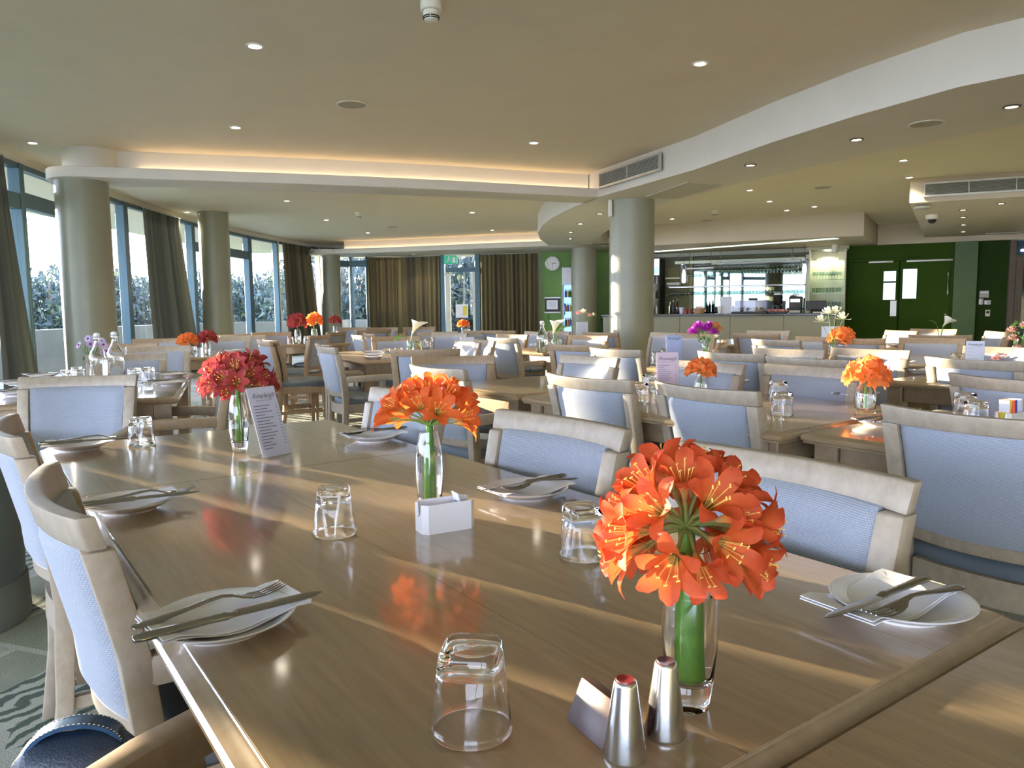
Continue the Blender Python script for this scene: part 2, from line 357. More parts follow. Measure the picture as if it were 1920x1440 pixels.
# -- glazed wall: its line on the floor, from behind the camera round to the far corner
WL = [(1.5,-5.2),(-.6,-4.2),(-2.0,-2.6),(-3.0,-.8),(-3.75,1.2),(-4.35,3.2),(-4.85,5.0),(-5.2,6.8),(-5.42,8.3),(-5.62,9.4),(-5.8,11.1),
      (-5.96,12.6),(-6.02,14.1),(-5.95,15.9),(-5.85,17.6),(-5.6,19.2),(-5.3,20.7),(-4.85,21.35),(-3.9,21.12),(-3.02,21.35),(-1.82,20.85),(-.76,20.62),(.8,20.22)]
WL = [Vector((x, y, 0)) for x, y in WL]
def wall_hit(px, seq=WL):
    d = ray(px, 575); d = Vector((d.x, d.y, 0))
    best = None
    for a, b in zip(seq, seq[1:]):
        e = b-a; den = d.x*e.y-d.y*e.x
        if abs(den) < 1e-9: continue
        t = (a.x*e.y-a.y*e.x)/den; k = (a.x*d.y-a.y*d.x)/den
        if t > 0 and -1e-6 <= k <= 1+1e-6: best = a+e*k
    return best
def strip(name, pts, off0, off1, z0, z1, mat, closed=False):
    """band that follows a floor line: off0..off1 is measured to the right of the line (into the room)"""
    rings = []
    for i, p in enumerate(pts):
        a = pts[max(i-1, 0)]; b = pts[min(i+1, len(pts)-1)]; d = (b-a).normalized(); n = Vector((d.y, -d.x, 0))
        q0 = p+n*off0; q1 = p+n*off1
        rings.append([(q0.x,q0.y,z0),(q1.x,q1.y,z0),(q1.x,q1.y,z1),(q0.x,q0.y,z1)])
    return MB().loft(rings).mesh(name, mat, True, ang=25)
struct('trim_1', strip('trim_1', WL, -.12, .02, 2.80, ZC+.02, M_white))
struct('trim_2', strip('trim_2', WL, -.10, .05, 0, .07, M_frame))
def post(a, d, w, dep, z0, z1):
    return MB().box((0,0,(z0+z1)/2), (w, dep, z1-z0), 0).mesh('mullion', M_frame, True, bevel=.006, seg=1), (a.x, a.y, 0), (0,0,math.atan2(d.y, d.x))
WN = [0]
def window(a, b, transom=None, w0=.07, w1=.07, top=2.80, pale=False):
    WN[0] += 1; d = (b-a); L = d.length; d = d.normalized(); rz = math.atan2(d.y, d.x); mid = (a+b)/2
    r = bpy.data.objects.new(f'window_{WN[0]}', None); C.objects.link(r); r['kind'] = 'structure'
    r.location = (mid.x, mid.y, 0); r.rotation_euler = (0,0,rz); r.empty_display_size = .2
    for x, w in ((-L/2+w0/2, w0), (L/2-w1/2, w1)):
        obj('mullion', MB().box((x, 0, top/2+.02), (w, .13, top-.04)).mesh('mullion', M_reveal if pale else M_frame, True, .006, 1), r)
    obj('head_frame', MB().box((0, 0, top-.03), (L-w0-w1, .10, .06)).mesh('head_frame', M_frame, False), r)
    obj('sill_frame', MB().box((0, 0, .10), (L-w0-w1, .10, .06)).mesh('sill_frame', M_frame, False), r)
    if transom:
        obj('transom', MB().box((0, 0, transom), (L-w0-w1, .11, .17)).mesh('transom', M_frame, True, .006, 1), r)
        obj('pane', MB().box((0, 0, (transom+.085+top-.06)/2), (L-w0-w1, .012, top-.06-transom-.085)).mesh('pane', M_pane, False), r)
        obj('pane', MB().box((0, 0, (transom-.085+.13)/2), (L-w0-w1, .012, transom-.085-.13)).mesh('pane', M_pane, False), r)
    else:
        obj('pane', MB().box((0, 0, (top+.07)/2), (L-w0-w1, .012, top-.19)).mesh('pane', M_pane, False), r)
    return r
def wp(p):   # point of the near glazing with a given offset across the sun
    for a, b in zip(WL, WL[1:]):
        pa = .59*a.x+.807*a.y; pb = .59*b.x+.807*b.y
        if pa <= p <= pb: return a+(b-a)*((p-pa)/(pb-pa))
near = [WL[0], WL[1], WL[2], WL[3], WL[4], wp(-.02), wp(.49), wp(.765), wp(1.022), wp(1.37), wp(1.9), wp(2.5)]
for i in range(len(near)-1):
    w0 = {7: .085, 8: .05, 9: .07}.get(i, .04); w1 = {6: .085, 7: .05, 8: .06}.get(i, .04)
    window(near[i], near[i+1], None if i % 2 else 2.38, w0, w1)
cuts = [wp(2.5), wall_hit(-70), wall_hit(47), wall_hit(145), wall_hit(238), wall_hit(363), wall_hit(417), wall_hit(469), wall_hit(521), wall_hit(600), wall_hit(660), wall_hit(692)]
spec = [(None,.06,.06,0),(2.38,.06,.05,0),(2.41,.055,.05,0),(None,.05,.07,0),(None,.08,.07,0),(2.36,.08,.05,0),(2.36,.05,.11,0),(None,.08,.05,0),(None,.06,.05,1),(2.38,.05,.05,0),(2.38,.06,.05,0)]
for i, (tr, w0, w1, pale) in enumerate(spec): window(cuts[i], cuts[i+1], tr, w0, w1, pale=bool(pale))
window(cuts[-1], WL[19], None, .05, .05, 2.56)
window(WL[19], WL[20], None, .05, .05, 2.56)

# far exit door in the glazing
DA, DB = wall_hit(832), wall_hit(899); dd = (DB-DA).normalized()
dr = bpy.data.objects.new('door_1', None); C.objects.link(dr); dr['kind'] = 'structure'; mid = (DA+DB)/2
dr.location = mid; dr.rotation_euler = (0,0,math.atan2(dd.y, dd.x)); dl = (DB-DA).length
for x in (-dl/2-.02, dl/2-.03): obj('door_post', MB().box((x, 0, 1.28), (.14, .12, 2.56)).mesh('door_post', M_frame, True, .006, 1), dr)
obj('door_transom', MB().box((0, 0, 2.16), (dl-.2, .10, .12)).mesh('door_transom', M_frame, False), dr)
obj('pane', MB().box((0, 0, 2.39), (dl-.18, .012, .33)).mesh('pane', M_pane, False), dr)
lf = obj('door_leaf', MB().box((-dl/2+.14, -.02, 1.06), (.13, .05, 2.08)).box((dl/2-.14, -.02, 1.06), (.07, .05, 2.08)).box((0, -.02, .16), (dl-.3, .05, .28)).mesh('door_leaf', M_reveal, False), dr)
obj('pane', MB().box((0, -.02, 1.20), (dl-.3, .01, 1.8)).mesh('pane', M_pane, False), lf)
obj('door_notice', MB().box((0.02, -.05, 1.06), (.34, .006, .36)).mesh('door_notice', M_paper, False), lf)
obj('door_notice', MB().box((0.11, -.056, 1.07), (.12, .006, .26)).mesh('door_notice', M_yellow, False), lf)
obj('door_closer', MB().box((-.3, -.08, 2.03), (.28, .07, .06)).mesh('door_closer', M_silver, True, .01), lf)
p = on_plane(844, 485, DA-Vector((dd.y,-dd.x,0))*-.1, Vector((dd.y,-dd.x,0)))
ex = thing('exit_sign', 'green running-man exit sign above the glass door', 'sign', (p.x+.02, p.y-.12, 2.30), math.atan2(dd.y, dd.x))
obj('sign_box', MB().box((0,0,.12), (.36,.06,.22)).mesh('sign_box', M_exit, True, .01), ex)
mk = MB().lathe([(0,0),(.022,0),(.022,.004),(0,.004)], 12)
mk.v = [(x-.03, -.034-z, .19+y*1) for x, y, z in mk.v]
mk.tube([(-.03,-.034,.165),(-.045,-.034,.10)], .014, 6).tube([(-.045,-.034,.10),(-.01,-.034,.08),(-.03,-.034,.03)], .010, 6).tube([(-.045,-.034,.10),(-.075,-.034,.07),(-.11,-.034,.065)], .010, 6).tube([(-.03,-.034,.155),(.02,-.034,.13)], .008, 6).tube([(-.03,-.034,.155),(-.08,-.034,.125)], .008, 6)
mk.box((.10,-.034,.11),(.08,.006,.15))
obj('sign_symbol', mk.mesh('sign_symbol', M_paper), ex)

# -- far and right walls
struct('wall_back', strip('wall_back', [wall_hit(900)+Vector((0,.14,0)), Vector((.8,20.36,0)), Vector((1.0,20.32,0))], -.1, .1, 0, ZC, M_reveal))
struct('wall_green', strip('wall_green', [Vector((.78,20.2,0)), Vector((2.75,20.08,0))], -.1, .02, 0, ZC, M_green))
E2 = Vector((.909,-.4168,0)); N2 = Vector((.4168,.909,0)); BP = Vector((7.75,17.79,0))
def bs(px): p = on_plane(px, 540, BP, N2); return (Vector((p.x,p.y,0))-BP).dot(E2)     # along the right wall
def bpnt(s, off=0, z=0): return BP+E2*s-N2*off+Vector((0,0,z))
def bz(px, py): return on_plane(px, py, BP, N2).z
BRZ = math.atan2(E2.y, E2.x)
struct('wall_bar', strip('wall_bar', [bpnt(-5.6), bpnt(-.05)], -.15, .0, 0, ZC, plain('bar wall paint', (.10,.105,.05), .5)))
struct('wall_right', strip('wall_right', [bpnt(-.05), bpnt(bs(1888))], -.15, .0, 0, ZC, M_dgreen))
struct('wall_side', strip('wall_side', [bpnt(bs(1888)), bpnt(5.6), Vector((13.6,13.5,0)), Vector((14.2,6,0)), Vector((13,-3,0)), Vector((9,-6,0)), WL[0]+Vector((.0,-.1,0))], -.15, 0, 0, ZC, M_reveal))
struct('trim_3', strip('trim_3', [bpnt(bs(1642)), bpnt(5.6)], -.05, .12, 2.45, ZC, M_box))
# pillar and recess to the right of the green doors
s0, s1 = bs(1786), bs(1829)
struct('wall_pillar', MB().box((0,0,1.225), (s1-s0, .16, 2.45)).mesh('wall_pillar', plain('pillar green', (.055,.115,.03), .45), False)).location = bpnt((s0+s1)/2, .085)
bpy.context.scene.objects['wall_pillar'].rotation_euler = (0,0,BRZ)
s2 = bs(1888)
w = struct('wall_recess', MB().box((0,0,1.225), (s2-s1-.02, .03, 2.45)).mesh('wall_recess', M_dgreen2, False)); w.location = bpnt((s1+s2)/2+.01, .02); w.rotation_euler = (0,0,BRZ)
# baseboards
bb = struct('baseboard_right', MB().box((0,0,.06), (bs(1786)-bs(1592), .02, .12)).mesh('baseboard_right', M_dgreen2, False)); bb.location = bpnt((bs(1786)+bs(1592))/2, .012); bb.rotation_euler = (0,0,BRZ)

# -- green double doors
sa, sb = bs(1597), bs(1782); sm = bs(1685.5); dt = 2.08
d2 = bpy.data.objects.new('door_2', None); C.objects.link(d2); d2['kind'] = 'structure'; d2.location = bpnt((sa+sb)/2, .03); d2.rotation_euler = (0,0,BRZ)
hw = (sb-sa)/2; xm = sm-(sa+sb)/2
for x in (-hw-.03, hw+.03): obj('door_jamb', MB().box((x,0,dt/2+.03), (.07,.07,dt+.06)).mesh('door_jamb', M_dgreen, True, .005, 1), d2)
obj('door_head', MB().box((0,0,dt+.035), (2*hw,.07,.06)).mesh('door_head', M_dgreen, True, .005, 1), d2)
for k, (x0, x1, px0, px1, py0, py1) in enumerate(((-hw, xm-.01, 1656, 1679, 509, 562), (xm+.01, hw, 1692, 1718, 505, 560))):
    leaf = obj('door_leaf', MB().box(((x0+x1)/2, -.01, dt/2+.01), (x1-x0-.01, .045, dt-.02)).mesh('door_leaf', M_dgreen, True, .004, 1), d2)
    gx0 = bs(px0)-(sa+sb)/2; gx1 = bs(px1)-(sa+sb)/2; z0 = bz(px0, py1); z1 = bz(px0, py0)
    obj('vision_pane', MB().box(((gx0+gx1)/2, -.034, (z0+z1)/2), (gx1-gx0, .008, z1-z0)).mesh('vision_pane', emitter('lit kitchen glass %d' % k, ((.50,.60,.66),(.62,.70,.86))[k], .75), False), leaf)
    fr = MB()
    for xx, zz, ww, hh in ((gx0-.012,(z0+z1)/2,.024,z1-z0+.05),(gx1+.012,(z0+z1)/2,.024,z1-z0+.05),((gx0+gx1)/2,z0-.012,gx1-gx0,.024),((gx0+gx1)/2,z1+.012,gx1-gx0,.024)): fr.box((xx,-.036,zz),(ww,.02,hh))
    obj('vision_frame', fr.mesh('vision_frame', M_dgreen, False), leaf)
    cx = bs((1650,1740)[k])-(sa+sb)/2
    obj('door_closer', MB().box((cx, -.05, dt-.01), (.9 if k else .5, .05, .045)).mesh('door_closer', M_silver, True, .008), leaf)
    if k == 0:
        # the view of the kitchen shelf behind the left pane is cut by a dark bar
        obj('pane_bar', MB().box(((gx0+gx1)/2, -.040, z0+(z1-z0)*.62), (gx1-gx0, .006, .035)).mesh('pane_bar', M_dgreen2, False), leaf)
        q0, q1 = bs(1670)-(sa+sb)/2, bs(1682)-(sa+sb)/2
        obj('push_plate', MB().box(((q0+q1)/2, -.037, (bz(1676,563)+bz(1676,593))/2), (q1-q0, .008, bz(1676,563)-bz(1676,593))).mesh('push_plate', M_silver, True, .003, 1), leaf)
    else:
        q = bs(1776)-(sa+sb)/2
        obj('pull_handle', MB().tube([(q,-.033,bz(1776,552)),(q,-.07,bz(1776,550)),(q,-.07,bz(1776,512)),(q,-.033,bz(1776,510))], .014, 8).mesh('pull_handle', M_silver), leaf)
        obj('door_lock', MB().lathe([(0,0),(.02,0),(.02,.02),(0,.02)], 10, (q-.02,-.06,bz(1774,590))).mesh('door_lock', M_silver), leaf)

# brown timber door with glass at the right edge of the view
sc0, sc1 = bs(1889), bs(1960); d3 = bpy.data.objects.new('door_3', None); C.objects.link(d3); d3['kind'] = 'structure'; d3.location = bpnt((sc0+sc1)/2, .04); d3.rotation_euler = (0,0,BRZ); hw = (sc1-sc0)/2
for x in (-hw+.06, hw-.06): obj('door_jamb', MB().box((x,0,1.22), (.12,.1,2.44)).mesh('door_jamb', M_brown, True, .006, 1), d3)
obj('door_head', MB().box((0,0,2.08), (2*hw-.24,.1,.10)).mesh('door_head', M_brown, False), d3)
obj('fanlight', MB().box((0,0,2.28), (2*hw-.24,.02,.30)).mesh('fanlight', plain('dark blue glass', (.03,.06,.11), .05), False), d3)
lf = obj('door_leaf', MB().box((-hw+.19,0,1.02), (.13,.06,2.0)).box((hw-.19,0,1.02), (.13,.06,2.0)).box((0,0,.14),(2*hw-.5,.06,.24)).box((0,0,1.96),(2*hw-.5,.06,.12)).mesh('door_leaf', M_brown, False), d3)
obj('door_glass', MB().box((0,0,1.08), (2*hw-.5,.012,1.64)).mesh('door_glass', plain('dark door glass', (.03,.07,.10), .05), False), lf)
obj('door_handle', MB().tube([(-hw+.19,-.03,.95),(-hw+.19,-.09,.95),(-hw+.19,-.09,1.27),(-hw+.19,-.03,1.27)], .018, 8).mesh('door_handle', M_oak), lf)
lt = obj('corridor_lamp', MB().box((-hw+.32,-.03,2.22),(.26,.04,.05)).mesh('corridor_lamp', emitter('corridor lamp', (.9,.95,1), 2), True, .015), d3)

# -- round columns
def column(name, x, y, r, z1, label):
    o = obj(name, MB().lathe([(r,0),(r,z1)], 48).mesh(name, M_col, True, ang=50)); o.location = (x, y, 0)
    tag(o, label, 'column')
    obj('plinth', MB().lathe([(r+.012,0),(r+.012,.30),(r+.004,.305)], 48).mesh('plinth', M_reveal, True, ang=50), o)
    return o
column('round_column', -4.67, 8.53, .265, ZS+.02, 'thick round column beside the left windows, nearest of the row')
column('round_column', -5.33, 13.98, .26, ZC+.01, 'round column by the left windows, second of the row from the front')
column('round_column', -4.76, 20.45, .255, ZS+.02, 'slim round column at the far end of the window row')
column('round_column', 1.65, 10.54, .302, ZS+.02, 'thick round column in the middle of the room under the grille bulkhead')
column('round_column', 1.80, 18.97, .315, ZS+.02, 'round column with sunlit edge beside the drinks cooler')
t = thing('round_bin', 'grey-green round floor bin at the left edge behind the tucked-in chairs', 'bin', (-2.12, 2.74, 0))
obj('body', MB().lathe([(.27,.16),(.285,.62),(.28,.63),(.27,.62),(.262,.18)], 40, cap=False).lathe([(0,.165),(.268,.165)], 40, cap=False).mesh('body', plain('bin enamel', (.10,.125,.115), .4), True, ang=50), t)
obj('plinth', MB().lathe([(0,0),(.283,0),(.278,.16),(.272,.165),(0,.165)], 40).mesh('plinth', plain('bin foot', (.13,.15,.135), .5), True, ang=50), t)

# -- dropped ring with curved faces, beams with coves
outer = [(8.2,2.6),(7.0,2.85),(5.5,3.25),(4.2,3.85),(3.62,4.42),(3.22,4.92),(2.97,5.20),(2.62,5.96),(2.30,6.88),(1.94,8.19),(1.14,10.16),(1.0,10.72),(.82,11.52),(.67,12.38),(.56,13.48),(.53,14.92),(.63,16.33),(.88,17.9)]
inner = [(8.6,4.4),(7.5,4.5),(6.2,4.85),(5.1,5.4),(4.5,5.85),(4.1,6.28),(3.85,6.71),(3.4,7.5),(2.98,8.4),(2.58,9.4),(2.15,10.95),(2.0,11.8),(1.9,12.6),(1.86,13.4),(1.83,14.56),(1.81,15.4),(1.92,16.6),(2.3,17.9)]
rings = [[(o[0],o[1],ZC+.01),(o[0],o[1],ZS),(i[0],i[1],ZS),(i[0],i[1],ZC+.01)] for o, i in zip(outer, inner)]
struct('trim_4', MB().loft(rings).mesh('trim_4', M_white, True, ang=30))
def arc_round(c, r, a0, a1, n=10): return [(c[0]+r*math.cos(R(a0+(a1-a0)*k/n)), c[1]+r*math.sin(R(a0+(a1-a0)*k/n))) for k in range(n+1)]
front1 = [(1.16,10.17),(.29,9.82),(-.65,9.42),(-1.59,9.08),(-2.42,8.81),(-3.25,8.58),(-4.0,8.36),(-4.5,8.20)]
end1 = arc_round((-4.63,8.56), .38, 285, 105, 12)
back1 = [(-4.0,8.93),(-3.25,9.18),(-2.42,9.42),(-1.59,9.70),(-.65,10.04),(.29,10.42),(1.03,10.74)]
struct('trim_5', MB().prism(front1+end1+back1, ZS, ZS+.115).mesh('trim_5', M_white, True, bevel=.012, seg=2, ang=40))
def inset(pts, d):
    out = []
    for i, p in enumerate(pts):
        a = Vector(pts[max(i-1,0)]); b = Vector(pts[min(i+1,len(pts)-1)]); t = (b-a).normalized(); out.append((p[0]+t.y*d, p[1]-t.x*d))
    return out
fr1 = front1[:-1]+[(-4.36,8.26)]
ris = inset(fr1, .30)
rb = inset(fr1, .52)
struct('trim_6', MB().prism(ris+rb[::-1], ZS+.1, ZC+.01).mesh('trim_6', M_white, True, ang=30))
struct('trim_7', MB().lathe([(.285,ZS+.1),(.285,ZC+.01)], 40).mesh('trim_7', M_white)).location = (-4.58,8.60,0)
cove = inset(fr1, .255)[:-1]
co = obj('cove_lamp', MB().tube([(x,y,ZS+.131) for x, y in cove], .011, 8).mesh('cove_lamp', M_cove)); tag(co, 'warm light tube hidden in the nearer ceiling cove', 'lamp')
front2 = [(2.95,17.3),(1.27,17.96),(.53,18.22),(-.45,18.55),(-1.39,18.88),(-2.4,19.26),(-3.48,19.62),(-4.4,19.8)]
end2 = arc_round((-4.78,20.3), .50, 300, 150, 10)
struct('trim_8', MB().prism(front2+end2+[(-5.2,21.6),(3.3,21.6),(3.3,18.4)], ZS, ZS+.125).mesh('trim_8', M_white, True, bevel=.012, seg=2, ang=40))
ris = inset(front2, .38); rb = inset(front2, .6)
struct('trim_9', MB().prism(ris+rb[::-1], ZS+.1, ZC+.01).mesh('trim_9', M_white, True, ang=30))
co = obj('cove_lamp', MB().tube([(x,y,ZS+.139) for x, y in inset(front2, .34)[1:]], .012, 8).mesh('cove_lamp', M_cove)); tag(co, 'warm light tube hidden in the far ceiling cove', 'lamp')
# air-conditioning box at the right
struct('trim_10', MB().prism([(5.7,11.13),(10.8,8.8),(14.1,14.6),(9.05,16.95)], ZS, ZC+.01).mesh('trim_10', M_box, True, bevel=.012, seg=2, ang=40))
# box over the bar
BE = Vector((.9006,-.4346,0)); BN = Vector((.4346,.9006,0)); B0 = Vector((3.14,16.84,0))
def bar(s, n=0, z=0): return B0+BE*s+BN*n+Vector((0,0,z))
BARZ = math.atan2(BE.y, BE.x)
c0, c1, c2 = bar(-.75), bar(4.12), bpnt(bs(1642), .0)
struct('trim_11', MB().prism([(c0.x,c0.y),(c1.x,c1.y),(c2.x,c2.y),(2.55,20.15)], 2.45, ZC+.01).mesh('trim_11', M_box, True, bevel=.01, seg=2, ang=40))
g0 = at(1227,472,2.445); g1 = at(1569,447,2.445); dv = (g1-g0); o = obj('lit_groove_strip', MB().box((0,0,0), (dv.length, .22, .012)).mesh('lit_groove_strip', emitter('groove glow', (.80,.95,.80), .55), True, .003, 1), None, (g0+g1)/2, (0,0,math.atan2(dv.y,dv.x)))  # light in the groove under the box painted on as emission
tag(o, 'long glowing strip for the lit groove under the bar ceiling box', 'lamp')

# -- grilles, panel, ceiling fittings
def grille(name, a, b, z0, z1, nrm, label, slats=9, divs=2):
    """a louvre let into a bulkhead face between floor points a and b"""
    a = Vector(a); b = Vector(b); d = b-a; L = d.length; rz = math.atan2(d.y, d.x); mid = (a+b)/2
    t = thing(name, label, 'vent', (mid.x, mid.y, z0), rz); h = z1-z0
    obj('backing', MB().box((0, -.004, h/2), (L-.02, .012, h-.02)).mesh('backing', M_dark, False), t)
    fr = MB().box((0,-.016,.012),(L,.03,.024)).box((0,-.016,h-.012),(L,.03,.024)).box((-L/2+.012,-.016,h/2),(.024,.03,h-.048)).box((L/2-.012,-.016,h/2),(.024,.03,h-.048))
    obj('frame', fr.mesh('frame', M_silver, False), t)
    sl = MB().box((0,0,0),(L-.05,.020,.0045), M=Matrix.Rotation(R(35),4,'X')).mesh('slat', M_grey, False)
    for k in range(slats): obj('slat', sl, t, (0,-.018,.024+(h-.048)*(k+.5)/slats))
    dm = MB().box((0,-.022,h/2),(.012,.02,h-.05)).mesh('divider', M_silver, False)
    for k in range(divs): obj('divider', dm, t, (-L/2+L*(k+1)/(divs+1),0,0))
    return t
ga = Vector((1.19,10.04,0)); gb = Vector((1.72,8.73,0))
dn = Vector((gb.y-ga.y, -(gb.x-ga.x), 0)).normalized()
grille('bulkhead_grille', ga+dn*.03, gb+dn*.03, 2.645, 2.845, dn, 'black louvred air grille in the curved bulkhead above the middle column', 9, 1)
ea = Vector((5.7,11.13,0)); eb = Vector((10.8,8.8,0)); ed = (eb-ea).normalized(); en = Vector((ed.y,-ed.x,0))
grille('duct_grille', ea+ed*.17+en*.01, ea+ed*2.4+en*.01, 2.63, 2.83, en, 'wide louvred air grille on the ceiling box at right', 9, 3)
M_panel = plain('panel grey', (.46,.43,.35), .5)
o = obj('access_panel', MB().prism([tuple(at(x, y, ZS)[:2]) for x, y in ((1210,368),(1268,371),(1354,346),(1290,340))], ZS-.012, ZS-.001).mesh('access_panel', M_panel, False)); tag(o, 'flat grey access panel in the soffit right of the middle column', 'panel')
o2 = obj('access_panel', MB().prism([tuple(at(x, y, ZS)[:2]) for x, y in ((1072,458),(1120,465),(1128,463),(1110,456))], ZS-.012, ZS-.001).mesh('access_panel', M_panel, False)); tag(o2, 'small grey access panel in the soffit over the far cooler column', 'panel')

_ring = MB().loft([[((r)*math.cos(2*PI*j/24),(r)*math.sin(2*PI*j/24),z) for j in range(24)] for r, z in ((.040,0),(.058,-.001),(.062,-.006),(.058,-.010),(.042,-.010),(.040,-.002))], cap=False)
ring_d = _ring.mesh('trim_ring', M_trimL); ring_w = MB(); ring_w.v = _ring.v; ring_w.f = _ring.f; ring_w.a = _ring.a; ring_w = ring_w.mesh('trim_ring', M_trimW)
lens = MB().lathe([(0,-.0045),(.041,-.0045),(.041,-.0005),(0,-.0005)], 24).mesh('lamp_lens', M_lamp)
def downlight(px, py, z, label, dark=False, spot=28, group=None):
    p = at(px, py, z)
    t = thing('downlight', label, 'lamp', p, 0, group)
    obj('trim_ring', ring_d if dark else ring_w, t); obj('lamp_lens', lens, t)
    if spot:
        l = bpy.data.lights.new('downlight_beam', 'SPOT'); l.energy = spot; l.color = (1, .84, .62); l.spot_size = R(120); l.spot_blend = .7; l.shadow_soft_size = .05
        lo = bpy.data.objects.new('downlight_beam', l); C.objects.link(lo); lo.parent = t; lo.location = (0,0,-.03)
    return t
for px, py, lb in ((478,85,'bright downlight in the main ceiling, upper left, nearest the camera'),(1313,118,'bright downlight in the main ceiling near the curved white bulkhead'),
                   (442,238,'downlight in the main ceiling just before the cove, above the left tables'),(1001,267,'downlight in the main ceiling before the cove, left of the black grille'),
                   (61,267,'downlight near the left windows above the first column'),(538,376,'first downlight behind the near cove beam'),(351,397,'downlight beside the second window column'),
                   (612,412,'downlight behind the near beam, just right of the second window column'),(885,398,'downlight behind the near beam above the exit door'),
                   (690,436,'downlight close before the far cove, over the dark curtains'),(923,431,'downlight close before the far cove, right of the exit door'),
                   (1694,300,'upper of two bright downlights left of the ceiling box'),(1705,332,'lower of two bright downlights left of the ceiling box'),
                   (1406,356,'downlight beside the soffit access panel'),(1443,377,'downlight between the access panel and the bar box, left one'),
                   (1475,394,'downlight just before the bar box front'),(1527,387,'oval bright downlight before the right end of the bar box'),(1260,410,'downlight just right of the middle column')):
    downlight(px, py, ZC, lb, spot=0 if px == 61 else 28)
for px, py, lb in ((1407,309,'dark-rimmed downlight in the curved soffit, left one'),(1606,261,'dark-rimmed downlight in the curved soffit, middle one'),(1897,199,'dark-rimmed downlight in the curved soffit at the right edge'),
                   (1125,400,'dark-rimmed downlight left of the middle column top'),(1088,419,'second dark-rimmed downlight on the rounded soffit nose'),(1070,435,'third dark-rimmed downlight on the rounded soffit nose'),
                   (1069,447,'farthest dark-rimmed downlight on the rounded soffit nose'),(775,477,'downlight under the far beam above the curtain corner'),
                   (1877,381,'single dark-rimmed downlight under the right ceiling box'),(1806,393,'nearest of four downlights in a row under the right ceiling box'),(1806,407,'second of four downlights in a row under the right ceiling box'),
                   (1806,421,'third of four downlights in a row under the right ceiling box'),(1806,434,'farthest of four downlights in a row under the right ceiling box')):
    downlight(px, py, ZS, lb, True, 14)
spk = [('rim', MB().loft([[(r*math.cos(2*PI*j/32),r*math.sin(2*PI*j/32),z) for j in range(32)] for r, z in ((.118,0),(.13,-.002),(.132,-.008),(.118,-.010))], cap=False).mesh('rim', M_off)),
       ('grille', MB().lathe([(0,-.006),(.118,-.006),(.118,-.001),(0,-.001)], 32).mesh('grille', plain('speaker cloth', (.42,.38,.28), .8, .1, 300)))]
for px, py, z, lb in ((660,195,ZC,'round ceiling speaker grille in the middle of the main ceiling'),(1737,231,ZS,'round ceiling speaker grille in the curved soffit at right'),
                      (1543,351,ZC,'round ceiling speaker grille over the right tables'),(737,425,ZC,'small round ceiling speaker before the far cove'),(1326,413,ZC,'thin round ceiling speaker just before the bar box')):
    instance('ceiling_speaker', spk, lb, 'speaker', at(px, py, z))
# smoke detector: round base, neck, slotted head
def detector(px, py, z, label, s=1):
    t = thing('smoke_detector', label, 'smoke detector', at(px, py, z)); t.scale = (s,s,s)
    obj('base', MB().lathe([(.0,0),(.062,0),(.062,-.045),(.055,-.050),(0,-.050)], 32).mesh('base', M_off), t)
    h = obj('head', MB().lathe([(0,-.050),(.046,-.050),(.046,-.075),(.044,-.078),(.040,-.10),(.032,-.106),(0,-.108)], 32).mesh('head', M_off), t)
    sl = MB()
    for k in range(8):
        for r0, z0 in ((.0455,-.083),(.0435,-.093)):
            pts = [(r0*math.cos(2*PI*(k+.06+.88*q/6)/8), r0*math.sin(2*PI*(k+.06+.88*q/6)/8), z0) for q in range(7)]
            sl.tube(pts, .0032, 6)
    obj('slots', sl.mesh('slots', M_dark), h)
detector(808, 4, ZC, 'white smoke detector hanging from the main ceiling at the top of the view')
detector(672, 398, ZC, 'small smoke detector behind the near cove beam')
detector(1340, 394, ZC, 'small smoke detector over the right of the middle column')
p = at(1730,384,ZS); t = thing('wireless_access_point', 'white disc-shaped access point hanging under the ceiling box edge', 'access point', p)
obj('disc', MB().lathe([(0,-.055),(.10,-.052),(.118,-.042),(.118,-.03),(.10,-.022),(0,-.02)], 28).mesh('disc', M_off), t)
obj('underside', MB().lathe([(.0,-.058),(.09,-.057),(.09,-.054),(0,-.054)], 28).mesh('underside', M_grey), t)
obj('bracket', MB().tube([(-.07,0,0),(-.05,0,-.022)], .008, 6).tube([(.07,0,0),(.05,0,-.022)], .008, 6).mesh('bracket', M_grey), t)
p = at(1748,403,ZS); t = thing('dome_camera', 'white security dome camera with a black lens under the ceiling box', 'camera', p)
obj('base', MB().lathe([(0,0),(.10,0),(.10,-.03),(.085,-.07),(0,-.075)], 24).mesh('base', M_off), t)
obj('dome', MB().lathe([(.062,-.074),(.06,-.10),(.045,-.125),(.02,-.137),(0,-.139)], 24, cap=False).mesh('dome', M_black), t)
p = at(1880,436,ZS); o = obj('slot_diffuser', MB().box((0,0,-.01),(.6,.09,.018)).mesh('slot_diffuser', M_grey, True, .004, 1), None, p, (0,0,BRZ)); tag(o, 'narrow slot air diffuser under the ceiling box at far right', 'vent')
p = at(1142,398,ZS); o = obj('sensor_bracket', MB().box((0,0,-.11),(.05,.06,.22)).mesh('sensor_bracket', M_off, True, .008), None, (1.34,10.42,ZS)); tag(o, 'small white sensor box at the top left of the middle column', 'sensor')

